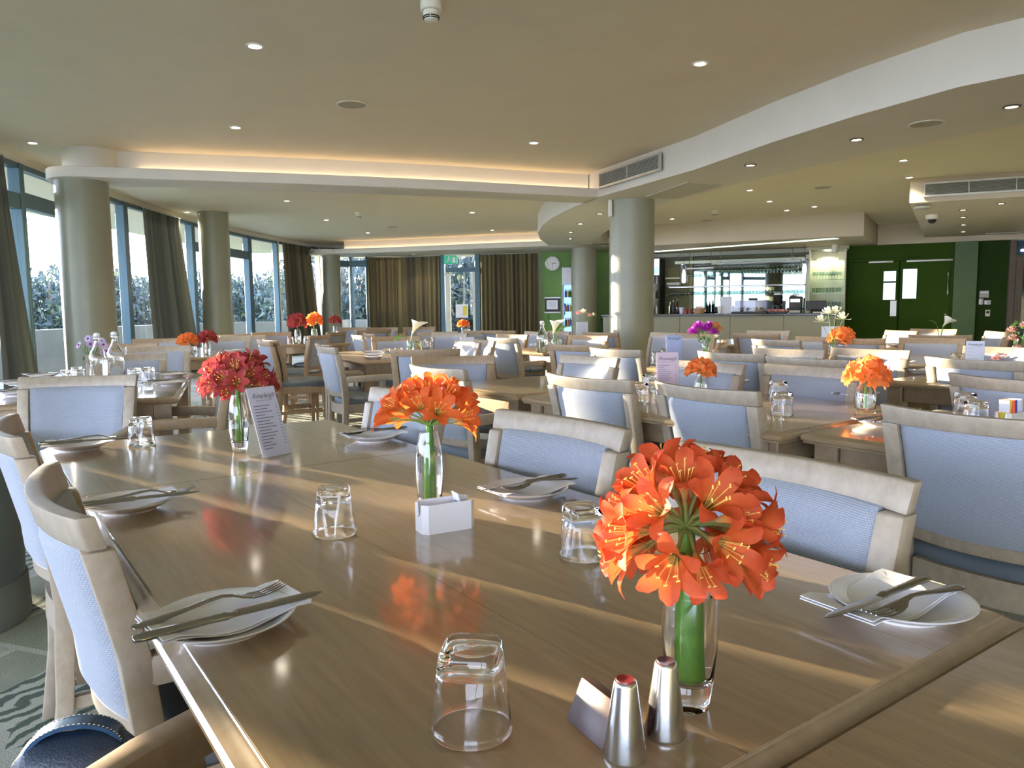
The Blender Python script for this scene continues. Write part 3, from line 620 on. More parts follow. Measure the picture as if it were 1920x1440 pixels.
# -- curtains
def curtain(name, top, bot, zt, mat, label, inward, folds, amp=.045, zb=.03):
    (a, b), (c, d) = top, bot; n = folds*8; rows = 10; rings = []; tt = []
    for j in range(rows+1):
        k = j/rows; z = zt+(zb-zt)*k; e0 = a.lerp(c, k**1.3); e1 = b.lerp(d, k**1.3)
        dr = (e1-e0).normalized(); nr = Vector((dr.y, -dr.x, 0))
        row = []
        for i in range(n+1):
            q = i/n; w = math.sin(q*folds*2*PI+.4*math.sin(q*9)+.25*math.sin(3*k+q*5))
            p = e0.lerp(e1, q)+nr*(inward+amp*(.75+.35*k)*w); row.append((p.x, p.y, z))
        rings.append(row)
    mb = MB(); vs = [p for r in rings for p in r]; m_ = n+1
    fs = [(j*m_+i, (j+1)*m_+i, (j+1)*m_+i+1, j*m_+i+1) for j in range(rows) for i in range(n)]
    mb.add(vs, fs, [i/n for j in range(rows+1) for i in range(m_)])
    o = obj(name, mb.mesh(name, mat, True, ang=180)); tag(o, label, 'curtain')
    ln = ((b-a)); nr = Vector((ln.y,-ln.x,0)).normalized(); q0 = a+nr*inward; q1 = b+nr*inward
    obj('curtain_track', MB().tube([(q0.x,q0.y,zt+.012),(q1.x,q1.y,zt+.012)], .012, 6).mesh('curtain_track', M_grey), o)
    return o
def wh(x): return wall_hit(x)
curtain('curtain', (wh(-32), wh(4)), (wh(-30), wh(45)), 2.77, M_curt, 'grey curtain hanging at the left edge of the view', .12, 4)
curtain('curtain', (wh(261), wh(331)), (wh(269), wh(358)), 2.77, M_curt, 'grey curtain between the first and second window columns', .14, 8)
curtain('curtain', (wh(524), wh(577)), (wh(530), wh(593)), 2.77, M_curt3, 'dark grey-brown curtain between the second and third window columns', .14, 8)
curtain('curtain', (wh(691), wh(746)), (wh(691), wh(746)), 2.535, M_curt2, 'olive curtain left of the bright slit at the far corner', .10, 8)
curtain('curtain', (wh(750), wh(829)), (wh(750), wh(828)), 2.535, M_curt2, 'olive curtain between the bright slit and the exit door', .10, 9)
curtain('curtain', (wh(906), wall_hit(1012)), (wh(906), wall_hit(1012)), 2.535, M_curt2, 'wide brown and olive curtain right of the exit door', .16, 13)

# -- outside: terrace, parapet, lawn, trees
out = [p+Vector((-(WL[min(i+1,len(WL)-1)]-WL[max(i-1,0)]).normalized().y, (WL[min(i+1,len(WL)-1)]-WL[max(i-1,0)]).normalized().x, 0))*3.6 for i, p in enumerate(WL[2:18], 2)]
out = [Vector((p.x, p.y, 0)) for p in out]+[Vector((-2, 26.2, 0)), Vector((4, 26.5, 0))]
struct('trim_12', strip('trim_12', out, -.1, .1, -.1, .80, M_para))
o = obj('terrace', MB().prism([(p.x,p.y) for p in out]+[(4,16),(-4,16),(-4,4),(0,0),(3,-4)], -.16, -.11).mesh('terrace', M_ground, False)); o['kind'] = 'structure'
o = obj('lawn', MB().box((-30, 30, -5.2), (170, 170, .2)).mesh('lawn', M_lawn, False)); o['kind'] = 'structure'
def crown_mesh(seed, n, rx, rz, leaf):
    rnd = random.Random(seed); mb = MB(); blobs = [(rnd.uniform(-.6,.6)*rx, rnd.uniform(-.6,.6)*rx, rnd.uniform(-.55,.75)*rz, rnd.uniform(.25,.5)) for _ in range(11)]
    for _ in range(n):
        bx, by, bz_, br = rnd.choice(blobs); v = Vector((rnd.gauss(0,1), rnd.gauss(0,1), rnd.gauss(0,1))).normalized()*rnd.uniform(.55,1.05)
        c = Vector((bx+v.x*br*rx, by+v.y*br*rx, bz_+v.z*br*rz)); q = Euler((rnd.uniform(0,6.3), rnd.uniform(0,6.3), rnd.uniform(0,6.3))).to_matrix(); s = leaf*rnd.uniform(.6,1.3)
        sh = rnd.random()
        mb.add([c+q @ Vector(p)*s for p in ((-1,0,0),(0,-.42,.1),(1,0,0),(0,.42,.1))], [(0,1,2,3)], [sh*.99+.005]*4)
    return mb.mesh('crown', M_tree, False)
crowns = [crown_mesh(k, 5200, 3.6, 3.4, .17) for k in range(3)]+[crown_mesh(9, 1900, 2.6, 3.2, .13)]
trunk_m = MB().tube([(0,0,-5),(.12,.05,-2.2),(.05,-.05,.5),(.25,.1,3)], [.28,.22,.17,.06], 8).tube([(.05,0,-.8),(-.8,.3,1.0),(-1.3,.3,2.4)], [.12,.09,.03], 6).tube([(.08,0,-.2),(.9,-.3,1.4),(1.5,-.2,2.6)], [.12,.08,.03], 6).mesh('trunk', M_bark)
tr = random.Random(5)
tl = [(-30,44,512,'bushy tree outside the window at the left edge'),(62,46,505,'bushy tree seen between the left curtain and the first column'),(118,44,508,'bushy tree just left of the first column'),(215,46,512,'bushy tree seen right of the first column'),
      (262,50,515,'bushy tree behind the grey window curtain'),(345,46,515,'bushy tree right of the grey window curtain'),(405,48,512,'bushy tree behind the second column'),(445,44,518,'bushy tree right of the second column'),(495,50,520,'bushy tree behind the sheer pane'),(545,54,515,'bushy tree behind the dark window curtain'),
      (588,36,462,'gum tree left of the third column'),(622,44,450,'gum tree behind the third column'),(650,37,452,'gum tree behind the far window door, left'),(680,42,450,'gum tree behind the far window door, right'),(735,38,480,'gum tree behind the olive curtains'),
      (842,27,462,'leafy tree behind the exit door, left'),(872,31,440,'leafy tree behind the exit door, middle'),(898,27,470,'leafy tree behind the exit door, right')]
for i, (px, D, py, lb) in enumerate(tl):
    d = ray(px, 575); dh = Vector((d.x, d.y, 0)).normalized(); top = CAMH+(585-py)/FPX*D
    t = thing('garden_tree', lb, 'tree', (dh.x*D, dh.y*D, top-3.5), tr.uniform(0, 6.3))
    obj('trunk', trunk_m, t); obj('crown', crowns[3] if 570 < px < 700 else crowns[i % 3], t)['kind'] = 'stuff'
# eaves over the terrace
ev = [p+Vector((-(WL[min(i+1,len(WL)-1)]-WL[max(i-1,0)]).normalized().y, (WL[min(i+1,len(WL)-1)]-WL[max(i-1,0)]).normalized().x, 0))*.75 for i, p in enumerate(WL[3:], 3)]
struct('trim_13', strip('trim_13', ev, -.75, .74, 2.93, 3.2, M_white))

# two cypresses added out of view to shade part of the nearer windows
def cypress(across, r, label):
    c = Vector((-.807*31+.59*across, .59*31+.807*across, 0)); rnd = random.Random(int(across*100)); mb = MB(); rings = []
    for k in range(25):
        q = k/24; z = -5+11.5*q; rr = r*(1.0 if q < .78 else max(.02, 1-((q-.78)/.22)**1.6))*(.75+.25*min(1, q*6))
        rings.append([((rr*rnd.uniform(.93,1.03))*math.cos(2*PI*j/18), (rr*rnd.uniform(.93,1.03))*math.sin(2*PI*j/18), z) for j in range(18)])
    mb.loft(rings, t=[.1+.5*rnd.random() for _ in rings])
    for _ in range(1800):
        a = rnd.uniform(0, 2*PI); z = rnd.uniform(-4.5, 4.6); v = Vector((math.cos(a)*r, math.sin(a)*r, z)); e = Euler((rnd.uniform(-.4,.4), rnd.uniform(-.4,.4), a)).to_matrix()
        mb.add([v+e @ Vector(p)*.12 for p in ((0,-.3,-1),(.1,0,0),(0,.3,-1),(.25,0,1))], [(0,1,3),(1,2,3)], [rnd.random()*.9+.01]*4)
    t = thing('added_shade_cypress', label, 'tree', c); obj('crown', mb.mesh('crown', M_tree, False), t)['kind'] = 'stuff'
    obj('trunk', MB().tube([(0,0,-5.1),(0,0,-4)], .15, 8).mesh('trunk', M_bark), t)
cypress(2.02, .62, 'slim cypress added beyond the left edge to block sun, farther one')
cypress(-.17, .50, 'slim cypress added beyond the left edge to block sun, nearer one')

# ================================================================== CHAIRS
def chair_mats(kind): return M_oak
def plan_arc(x, sag, hw): return -sag*(1-(x/hw)**2)           # bow of rails towards the back
def stile_x(z): return .192+.024*max(0, (z-.1)/.7)
def stile_y(z):
    P = ((0,-.265),(.2,-.235),(.45,-.222),(.62,-.234),(.79,-.272),(.88,-.296))
    for (a, ya), (b, yb) in zip(P, P[1:]):
        if z <= b: return ya+(yb-ya)*(z-a)/(b-a)
    return P[-1][1]
def bowed(z0, z1, hw0, hw1, th, sag, yo=0, n=14, crown=0, belly=0):
    """a board between the stiles, bowed backwards"""
    rings = []
    for i in range(n+1):
        q = -1+2*i/n; row = []
        a = plan_arc(q, sag, 1)
        zt = z1+crown*(1-q*q)
        for z, hw, s in ((z0,hw0,1),(zt,hw1,1),(zt,hw1,-1),(z0,hw0,-1)):
            row.append((q*hw, stile_y(z)+a+yo+s*th/2, z))
        rings.append(row)
    return MB().loft(rings)
def padded(z0, z1, hw0, hw1, th, sag, nx=16, nz=10):
    """upholstered back: a bowed pad with soft edges"""
    mb = MB(); vs = []; fs = []
    for s in (1, -1):
        for j in range(nz+1):
            k = j/nz; z = z0+(z1-z0)*k; hw = hw0+(hw1-hw0)*k
            for i in range(nx+1):
                q = -1+2*i/nx; e = min(1, (1-abs(q))*9)*min(1, min(k, 1-k)*9)
                vs.append((q*hw, stile_y(z)+plan_arc(q, sag, 1)+s*(th*.28+th*.30*math.sqrt(e)), z))
    m_ = nx+1; o = (nz+1)*m_
    for j in range(nz):
        for i in range(nx):
            fs.append((j*m_+i, (j+1)*m_+i, (j+1)*m_+i+1, j*m_+i+1)); fs.append((o+j*m_+i, o+j*m_+i+1, o+(j+1)*m_+i+1, o+(j+1)*m_+i))
    for j in range(nz):
        for i in (0, nx):
            q = (j*m_+i, o+j*m_+i, o+(j+1)*m_+i, (j+1)*m_+i); fs.append(q if i == 0 else q[::-1])
    for i in range(nx):
        for j in (0, nz):
            q = (j*m_+i, j*m_+i+1, o+j*m_+i+1, o+j*m_+i); fs.append(q if j == 0 else q[::-1])
    return mb.add(vs, fs)
def seat_outline(k=1.0, fr=.225, bk=.20):
    pts = []
    for i in range(9): a = PI*i/8; pts.append((fr*math.cos(a), .19+.035*math.sin(a)))
    pts += [(-bk, -.20), (-bk*.5, -.225), (0, -.235), (bk*.5, -.225), (bk, -.20)]
    return [(x*k, y*k) for x, y in pts]
def make_chair_meshes(wood_mat):
    m_ = {}
    for s in (-1, 1):
        rings = []
        for z in (0,.1,.2,.32,.45,.55,.65,.73,.82):
            w = .038 if z < .2 else .046; d = .032+.012*min(1, z/.4); x = s*stile_x(z); y = stile_y(z)
            rings.append([(x-w/2,y-d/2,z),(x+w/2,y-d/2,z),(x+w/2,y+d/2,z),(x-w/2,y+d/2,z)])
        m_['rear', s] = MB().loft(rings).mesh('leg', wood_mat, True, bevel=.005, seg=2, ang=40)
        rings = []
        for z, w in ((0,.028),(.2,.036),(.43,.046)):
            x, y = s*(.205-.0), .192; rings.append([(x-w/2,y-w/2,z),(x+w/2,y-w/2,z),(x+w/2,y+w/2,z),(x-w/2,y+w/2,z)])
        m_['front', s] = MB().loft(rings).mesh('leg', wood_mat, True, bevel=.004, seg=1, ang=40)
        m_['side', s] = MB().loft([[(s*(.196+.012*k)-.011, -.205+.385*k, .375),(s*(.196+.012*k)+.011, -.205+.385*k, .375),(s*(.196+.012*k)+.011, -.205+.385*k, .44),(s*(.196+.012*k)-.011, -.205+.385*k, .44)] for k in (0,1)]).mesh('seat_rail', wood_mat, False)
        m_['stretch', s] = MB().loft([[(s*(.193+.012*k)-.009, -.22+.40*k, .185),(s*(.193+.012*k)+.009, -.22+.40*k, .185),(s*(.193+.012*k)+.009, -.22+.40*k, .215),(s*(.193+.012*k)-.009, -.22+.40*k, .215)] for k in (0,1)]).mesh('stretcher', wood_mat, False)
        # arm: from the stile outwards and forward, with a post down to the seat rail
        ar = []
        for y, x, z, w, h in ((-.245,.212,.625,.030,.050),(-.12,.236,.632,.040,.046),(.0,.250,.634,.046,.048),(.12,.252,.634,.046,.048),(.185,.250,.634,.044,.048)):
            ar.append([(s*x-w/2,y,z-h/2),(s*x+w/2,y,z-h/2),(s*x+w/2,y,z+h/2),(s*x-w/2,y,z+h/2)])
        m_['arm', s] = MB().loft(ar).mesh('arm', wood_mat, True, bevel=.007, seg=2, ang=40)
        m_['post', s] = MB().loft([[(s*x-.016,y-.02,z),(s*x+.016,y-.02,z),(s*x+.016,y+.02,z),(s*x-.016,y+.02,z)] for x, y, z in ((.222,.06,.38),(.232,.055,.5),(.248,.05,.615))]).mesh('arm_post', wood_mat, True, bevel=.004, seg=1, ang=40)
    m_['fr'] = MB().box((0,.20,.4075), (.37,.022,.065)).mesh('seat_rail', wood_mat, False)
    m_['br'] = bowed(.365,.44,.17,.17,.022,.02).mesh('seat_rail', wood_mat, True, ang=40)
    m_['low'] = bowed(.495,.532,.178,.180,.026,.038).mesh('lower_rail', wood_mat, True, bevel=.004, seg=1, ang=40)
    m_['top'] = bowed(.820,.872,  .238,.243,.027,.046,crown=-.004).mesh('top_rail', wood_mat, True, bevel=.0045, seg=2, ang=40)
    m_['pad'] = padded(.530,.824,.178,.192,.040,.040).mesh('back_panel', M_fab, True, ang=60)
    so = seat_outline()
    rings = [[(x*k, y*k, z) for x, y in so] for k, z in ((.90,.425),(.985,.428),(1.0,.445),(.995,.465),(.96,.482),(.80,.492),(.4,.497))]
    m_['seat'] = MB().loft(rings).mesh('seat', M_seat, True, ang=60)
    return m_
CH = make_chair_meshes(M_oak); CH2 = make_chair_meshes(M_oak2)
CHAIR_LIST = []
def chair(p, yaw, label, arms=False, warm=False, group=None):
    """p: middle of the top rail's ends on the floor plan"""
    q = R(yaw); yr = -.288; off = Vector((-math.sin(q)*yr, math.cos(q)*yr, 0)); c = CH2 if warm else CH
    t = thing('dining_armchair' if arms else 'dining_chair', label, 'chair', (p[0]-off.x, p[1]-off.y, 0), q, group)
    obj('seat', c['seat'], t); obj('back_panel', c['pad'], t); obj('top_rail', c['top'], t); obj('lower_rail', c['low'], t)
    for s in (-1, 1):
        obj('leg', c['rear', s], t); obj('leg', c['front', s], t); obj('seat_rail', c['side', s], t); obj('stretcher', c['stretch', s], t)
        if arms: obj('arm', c['arm', s], t); obj('arm_post', c['post', s], t)
    obj('seat_rail', c['fr'], t); obj('seat_rail', c['br'], t)
    return t
def chpx(px, py, yaw, label, arms=False, warm=False): return chair(at(px, py, .87), yaw, label, arms, warm)
# tucked into the long main table
chair(uv(1.41,.122), FV, 'near left armchair at the main table, seen past its curved sunlit back', True)
chair(uv(2.28,.092), FV-2, 'second chair on the left side of the main table, partly cut by the left edge')
chair(uv(.83,1.19), BV, 'near chair on the right side of the main table behind the large orange flowers')
chair(uv(1.485,1.19), BV+3, 'pale chair on the right side of the main table behind the second plate')
chair(uv(2.28,1.185), BV+2, 'chair at the far right corner of the main table behind the middle flowers')
chair((-1.9,3.345), 189, 'grey-backed armchair at the far end of the main table, facing the camera', True)
# the chair whose arm shows at the bottom left
chair((-.37,.455), -32, 'armchair at bottom left of which only one brown arm shows', True, True)
# second row of tables
chair(uv(.885,2.075), FV, 'large blue-backed chair at right seen from behind, nearest of the second row')
chair(uv(1.77,2.085), FV-4, 'blue-backed chair seen from behind, left of the nearest right-hand chair')
chair(uv(2.315,2.026), FV+3, 'chair seen from behind with a streak of sun on its blue back')
chair(uv(3.18,1.83), FV+2, 'armchair seen from behind, partly hidden by the middle orange flowers', True)
chair(uv(2.0,3.065), BV, 'chair facing the camera behind the table with the glass bottle vase at right')
chair(uv(2.50,2.945), BV-2, 'chair facing the camera behind the pink menu and small orange flowers')
chair(uv(3.24,2.835), BV, 'chair facing the camera across the bare table, blue panel in the sun')
chair((-.34,4.44), 187, 'wide brown chair at the left end of the bare table', False, True)
# third row
chair(uv(3.70,3.475), FV, 'chair seen from behind just left of the middle column foot')
chair(uv(1.75,4.045), FV-6, 'chair seen from behind at right, in front of the tilted white menu')
chpx(1896, 708, FV-12, 'chair at the right edge, only its left stile and rail in view')
chpx(1478, 655, BV+4, 'chair facing the camera with a cream sunlit rail end, left of the white flowers')
chpx(1512, 671, FV, 'chair seen from behind in front of the white-flower vase')
chpx(1630, 655, BV+4, 'chair with a yellow sunlit rail end behind the right-hand orange flowers')
chpx(1762, 628, FV+20, 'dark-panelled chair seen from behind below the white lily', False, True)
chpx(1747, 634, FU+100, 'chair seen edge-on beside the dark-panelled chair', True, True)
chpx(1750, 617, BV, 'chair facing the camera before the green doors, behind the white lily', False, True)
chpx(1869, 622, 80, 'chair seen edge-on near the deep green recess', False, True)
chpx(1690, 620, 100, 'small far chair edge-on before the green doors', False, True)
chpx(1884, 651, BV, 'chair facing the camera behind the tilted white menu at right')
chpx(1540, 632, BV, 'far chair facing the camera below the bar front, right one', False, True)
chpx(1600, 634, FV+15, 'far chair behind the bright orange flowers at right', False, True)
chpx(1418, 625, FV+10, 'brown far chair seen from behind in front of the bar', False, True)
chpx(1440, 620, BV+10, 'far chair with a cream sunlit back end in front of the bar')
chpx(1250, 624, BV-4, 'far chair facing the camera at the left of the lilac menu')
chpx(1304, 626, BV+6, 'far brown chair behind the purple flowers', False, True)
chpx(1371, 661, FV, 'brown-grey chair seen from behind below the purple flowers')
chpx(1350, 640, 70, 'chair edge-on with white sunlit legs below the purple flowers', False, True)
chpx(1455, 637, FV-6, 'grey chair seen from behind, middle of the bar front')
# oak table with the water bottle
chair((-.08,7.11), FV, 'sunlit armchair at the left end of the pale oak table with the water bottle', True)
chpx(960, 627, BV+6, 'oak chair behind the pale oak table, left of the water bottle', False, True)
chpx(1006, 622, BV-4, 'small grey-panelled chair just left of the water bottle')
chpx(1084, 646, FV+24, 'brown chair seen from behind before the middle column', False, True)
chpx(1103, 629, BV+10, 'bright oak chair beside the middle column with small white flowers', True, True)
chpx(1048, 621, BV-8, 'far oak chair behind the calla lily', False, True)
chpx(1126, 623, FV+10, 'far brown chair tucked against the middle column', False, True)
# centre and left groups
chair((-.595,5.265), -2, 'brown chair seen from behind at the plate-stacked table', False, True)
chair((-1.39,5.80), -62, 'white sunlit armchair seen from the side at the left of the plate-stacked table', True)
chpx(608, 645, -64, 'armchair edge just behind the white sunlit side-on armchair', True)
chpx(672, 628, -66, 'sunlit chair edge-on at the far left corner of the plate-stacked table')
chpx(694, 625, -66, 'second sunlit chair edge-on at the far left of the plate-stacked table', False, True)
chpx(876, 641, 118, 'white sunlit chair at the right of the plate-stacked table')
chpx(905, 638, 116, 'second white sunlit chair at the right of the plate-stacked table')
chpx(742, 631, 190, 'oak chair facing the camera behind the white lily vase', False, True)
chpx(820, 622, 186, 'grey-panelled chair before the exit door, left one')
chpx(843, 624, 150, 'chair with a white sunlit side before the exit door')
chpx(905, 620, 184, 'grey-panelled chair right of the small orange flowers by the exit door')
chpx(934, 620, -30, 'brown chair edge right of the exit door', False, True)
chpx(786, 613, 190, 'far oak chair below the olive curtain', False, True)
chpx(716, 614, 186, 'far oak chair below the bright curtain slit', False, True)
chpx(664, 614, 182, 'far oak chair before the far window doors', False, True)
chpx(700, 618, 20, 'far brown chair seen from behind below the left olive curtain', False, True)
chpx(599, 628, 77, 'brown chair seen from its side right of the twin orange vases', False, True)
chpx(630, 622, 74, 'brown chair seen from its side under the third column', False, True)
chpx(508, 637, -58, 'brown chair at the near right side of the twin red flower table', False, True)
chpx(497, 638, -60, 'brown chair close behind its twin left of the twin orange vases', False, True)
chpx(509, 623, 200, 'far oak chair in front of the sheer window', False, True)
chpx(425, 632, 196, 'lilac-panelled chair behind the twin red flowers', False)
chpx(455, 629, 200, 'lilac-panelled chair second behind the twin red flowers')
chpx(430, 627, 20, 'small brown chair back behind the twin red flowers', False, True)
chair((-2.84,6.165), 194, 'pale chair behind the bottle table, facing the camera')
chpx(238, 664, 201, 'lilac-panelled chair behind the second water bottle')
chpx(295, 635, 190, 'tilted oak chair back below the window curtain', False, True)
chpx(242, 644, 188, 'oak chair back left of the pale chair', False, True)
chpx(428, 688, 112, 'armchair facing left at the right end of the bottle table, behind the red flowers', True, True)

# ================================================================== TABLES
def rrect(hx, hy, r, n=5):
    pts = []
    for cx, cy, a0 in ((hx-r,hy-r,0),(-hx+r,hy-r,90),(-hx+r,-hy+r,180),(hx-r,-hy+r,270)):
        for k in range(n+1): a = R(a0+90*k/n); pts.append((cx+r*math.cos(a), cy+r*math.sin(a)))
    return pts
def top_mesh(hx, hy, mat, r=.022, name='tabletop', sq=(0, 0)):
    """moulded edge all round; sq=(far, near): 1 where the end is square because it abuts the next table"""
    prof = ((.024,.000),(.0225,-.0016),(.0195,-.0024),(.0165,-.0050),(.0110,-.0068),(.004,-.0095),(.0,-.0155),(.001,-.0235),(.006,-.0275),(.0075,-.034),(.06,-.034))
    rings = []
    for d, z in prof[::-1]:
        row = []
        for x, y in rrect(hx-d, hy-d, max(.003, (r-d*.4) if not any(sq) else .004)):
            if y > 0 and sq[0] or y < 0 and sq[1]: y += math.copysign(d, y)
            row.append((x, y, z))
        rings.append(row)
    return MB().loft(rings).mesh(name, mat, True, ang=28)
TH = .74
def table(c, yaw, hx, hy, label, planks=None, low=0.0, leg=.078, edge=None, sq=(0,0)):
    """c: middle of the top; hx along the table's own x"""
    t = thing('dining_table', label, 'table', (c[0], c[1], 0), R(yaw)); z = TH-low
    if planks:
        obj('tabletop', top_mesh(hx, hy, M_edge, sq=sq), t, (0,0,z-.0012))
        cutsx = [-hx+.0245+2*(hx-.0245)*q for q in planks]; y0 = -hy+(0 if sq[1] else .0245); y1 = hy-(0 if sq[0] else .0245)
        for x0, x1 in zip(cutsx, cutsx[1:]): obj('plank', MB().box((0,0,0), (x1-x0-.0010, y1-y0, .010)).mesh('plank', M_table, False), t, ((x0+x1)/2, (y0+y1)/2, z-.005))
    else:
        obj('tabletop', top_mesh(hx, hy, edge or M_table), t, (0,0,z))
    lm = MB().loft([[(-w,-w,zz),(w,-w,zz),(w,w,zz),(-w,w,zz)] for w, zz in ((leg*.33,0),(leg*.5,z-.13),(leg*.5,z-.034))]).mesh('leg', M_edge if not edge else edge, True, .004, 1)
    ix, iy = hx-.075, hy-.075
    for sx in (-1, 1):
        for sy in (-1, 1): obj('leg', lm, t, (sx*ix, sy*iy, 0))
    ax = MB().box((0,0,z-.074), (2*ix-leg-.004, .022, .08)).mesh('apron', M_edge if not edge else edge, True, .003, 1)
    ay = MB().box((0,0,z-.074), (.022, 2*iy-leg-.004, .08)).mesh('apron', M_edge if not edge else edge, True, .003, 1)
    for s in (-1, 1): obj('apron', ax, t, (0, s*(iy+.012), 0)); obj('apron', ay, t, (s*(ix+.012), 0, 0))
    return t
def tuv(u0, u1, v0, v1, label, **k):
    c = uv((u0+u1)/2, (v0+v1)/2); return table((c.x, c.y), 35.4535, (v1-v0)/2, (u1-u0)/2, label, **k)
tuv(.394, 1.932, .172, 1.112, 'long brown main table with the large orange flowers, shakers and plates', planks=(0,.405,.80,1), sq=(1,0))
tuv(1.936, 2.735, .160, 1.108, 'brown end table beyond the main table, with red flowers and menu', planks=(0,.405,.80,1), sq=(0,1))
tuv(-.66, .390, .10, 1.16, 'brown table corner at the bottom right, against the main table', planks=(0,.405,.80,1), low=.006, sq=(1,0))
tuv(1.462, 2.870, 2.085, 3.0, 'brown second-row table with the pink menu and tumblers')
tuv(.30, 1.452, 2.16, 3.05, 'brown second-row table at right with bottle vase and sugar caddy')
tuv(2.878, 3.62, 2.07, 2.98, 'bare brown table between the middle flowers and the middle column')
tuv(2.68, 3.70, 3.74, 4.66, 'brown third-row table with the lilac menu and purple flowers')
tuv(1.30, 2.20, 3.98, 4.88, 'brown third-row table at right with the tilted white menu')
tuv(5.40, 6.30, 4.28, 5.18, 'pale oak table with the water bottle and calla lily', edge=M_oak2)
def tab_corner(p, yaw, L, W, label, **k):
    """p: near right corner; L goes back along yaw, W to the left"""
    q = R(yaw); f = Vector((-math.sin(q), math.cos(q), 0)); l = Vector((-math.cos(q), -math.sin(q), 0)); c = Vector(p)+f*(L/2)+l*(W/2)
    return table((c.x, c.y), yaw, W/2, L/2, label, **k)
tab_corner((-1.60,3.65,0), 20, 1.61, .92, 'grey-brown table at left with two water bottles and daisies')
tab_corner((-2.46,6.92,0), 28, 1.9, .9, 'brown table at left with the twin red flower vases')
tab_corner((-1.16+.95*.88,5.97+.95*.47,0), 28, 1.5, .95, 'brown table with stacked plates and a white lily', edge=M_oak2)
tab_corner((-1.95,9.35,0), 28, 1.4, .9, 'brown table before the far windows with twin orange flower vases')
p = at(1740, 645, .74); tab_corner((4.55,7.35,0), 35, .9, 1.0, 'brown table with the white lily before the green doors')
tab_corner((3.75,5.55,0), 35, 1.0, 1.1, 'brown table behind the right-hand orange flowers')
tab_corner((-.95,12.0,0), 25, 1.2, 1.0, 'far brown table below the olive curtains')
tab_corner((-.05,10.3,0), 10, .9, 1.0, 'far brown table before the exit door with small orange flowers')
tab_corner((3.3,8.6,0), 35, .9, 1.2, 'far brown table before the bar front with white flowers')

# ================================================================== TABLEWARE
def plate_mesh(n=48):
    pr = ((0,.004),(.046,.004),(.048,0),(.052,0),(.053,.004),(.066,.008),(.082,.016),(.0895,.0205),(.090,.0218),(.0885,.0224),(.080,.0185),(.066,.0115),(.056,.0080),(.048,.0068),(0,.0066))
    return MB().lathe(pr, n).mesh('plate', M_ceram, True, ang=70)
PLATE = plate_mesh(); PLATE_S = plate_mesh(24)
def knife_mesh():
    st = ((-.118,.0040,.0030),(-.116,.0072,.0042),(-.108,.0086,.0050),(-.09,.0080,.0050),(-.06,.0066,.0046),(-.03,.0056,.0044),(-.014,.0066,.0046),(-.010,.0074,.0050),(-.006,.0060,.0040),(.0,.0075,.0016),(.006,.0094,.0011),(.05,.0100,.0009),(.09,.0092,.0008),(.108,.0065,.0007),(.118,.0015,.0005))
    rings = []
    for x, w, h in st:
        yo = .0018 if x > .004 else 0
        rings.append([(x, yo+w*math.cos(2*PI*j/12), h*math.sin(2*PI*j/12)) for j in range(12)])
    return MB().loft(rings).mesh('knife', M_steel, True, ang=50)
def fork_mesh():
    mb = MB(); st = ((-.10,.0045,.0016,0),(-.098,.0085,.0020,0),(-.088,.0108,.0022,.0005),(-.07,.0086,.0024,.0015),(-.04,.0052,.0026,.004),(-.01,.0038,.0026,.008),(.012,.0036,.0024,.0095),(.026,.0055,.0018,.0070),(.036,.0105,.0014,.0030),(.046,.0122,.0012,.0005),(.052,.0125,.0011,-.0004))
    mb.loft([[(x, w*math.cos(2*PI*j/12), z+h*math.sin(2*PI*j/12)) for j in range(12)] for x, w, h, z in st])
    for k in range(4):
        y = -.0098+.00653*k; mb.tube([(.050,y,-.0004),(.066,y,-.0012),(.084,y*1.02,.001),(.100,y*1.02,.0058)], [.0024,.0022,.0019,.0009], 6, flat=.55)
    return mb.mesh('fork', M_steel, True, ang=50)
KNIFE, FORK = knife_mesh(), fork_mesh()
def napkin_mesh(L=.19, W=.105, seed=0):
    rnd = random.Random(seed); nx, ny = 10, 6; mb = MB(); a = rnd.uniform(0, 6)
    for lay in range(2):
        off = .0016*lay; vs = []; fs = []
        for s in (0, 1):
            for j in range(ny+1):
                for i in range(nx+1):
                    x = (i/nx-.5)*L; y = (j/ny-.5)*W*(1-.02*lay); r = math.hypot(x, y)
                    z = .0088 + max(0, min(r, .090)-.048)*.33+.0012*math.sin(x*60+a+lay)+off+.0012*s
                    vs.append((x+.002*lay, y+.0025*lay, z))
        m_ = nx+1; o = (ny+1)*m_
        for j in range(ny):
            for i in range(nx):
                q = (j*m_+i, j*m_+i+1, (j+1)*m_+i+1, (j+1)*m_+i); fs.append(q[::-1]); fs.append(tuple(o+k for k in q))
        for i in range(nx): fs.append((i, i+1, o+i+1, o+i)); fs.append((ny*m_+i+1, ny*m_+i, o+ny*m_+i, o+ny*m_+i+1))
        for j in range(ny): fs.append(((j+1)*m_, j*m_, o+j*m_, o+(j+1)*m_)); fs.append((j*m_+nx, (j+1)*m_+nx, o+(j+1)*m_+nx, o+j*m_+nx))
        mb.add(vs, fs)
    return mb.mesh('napkin', M_paper, True, ang=60)
NAPKINS = [napkin_mesh(seed=k) for k in range(2)]
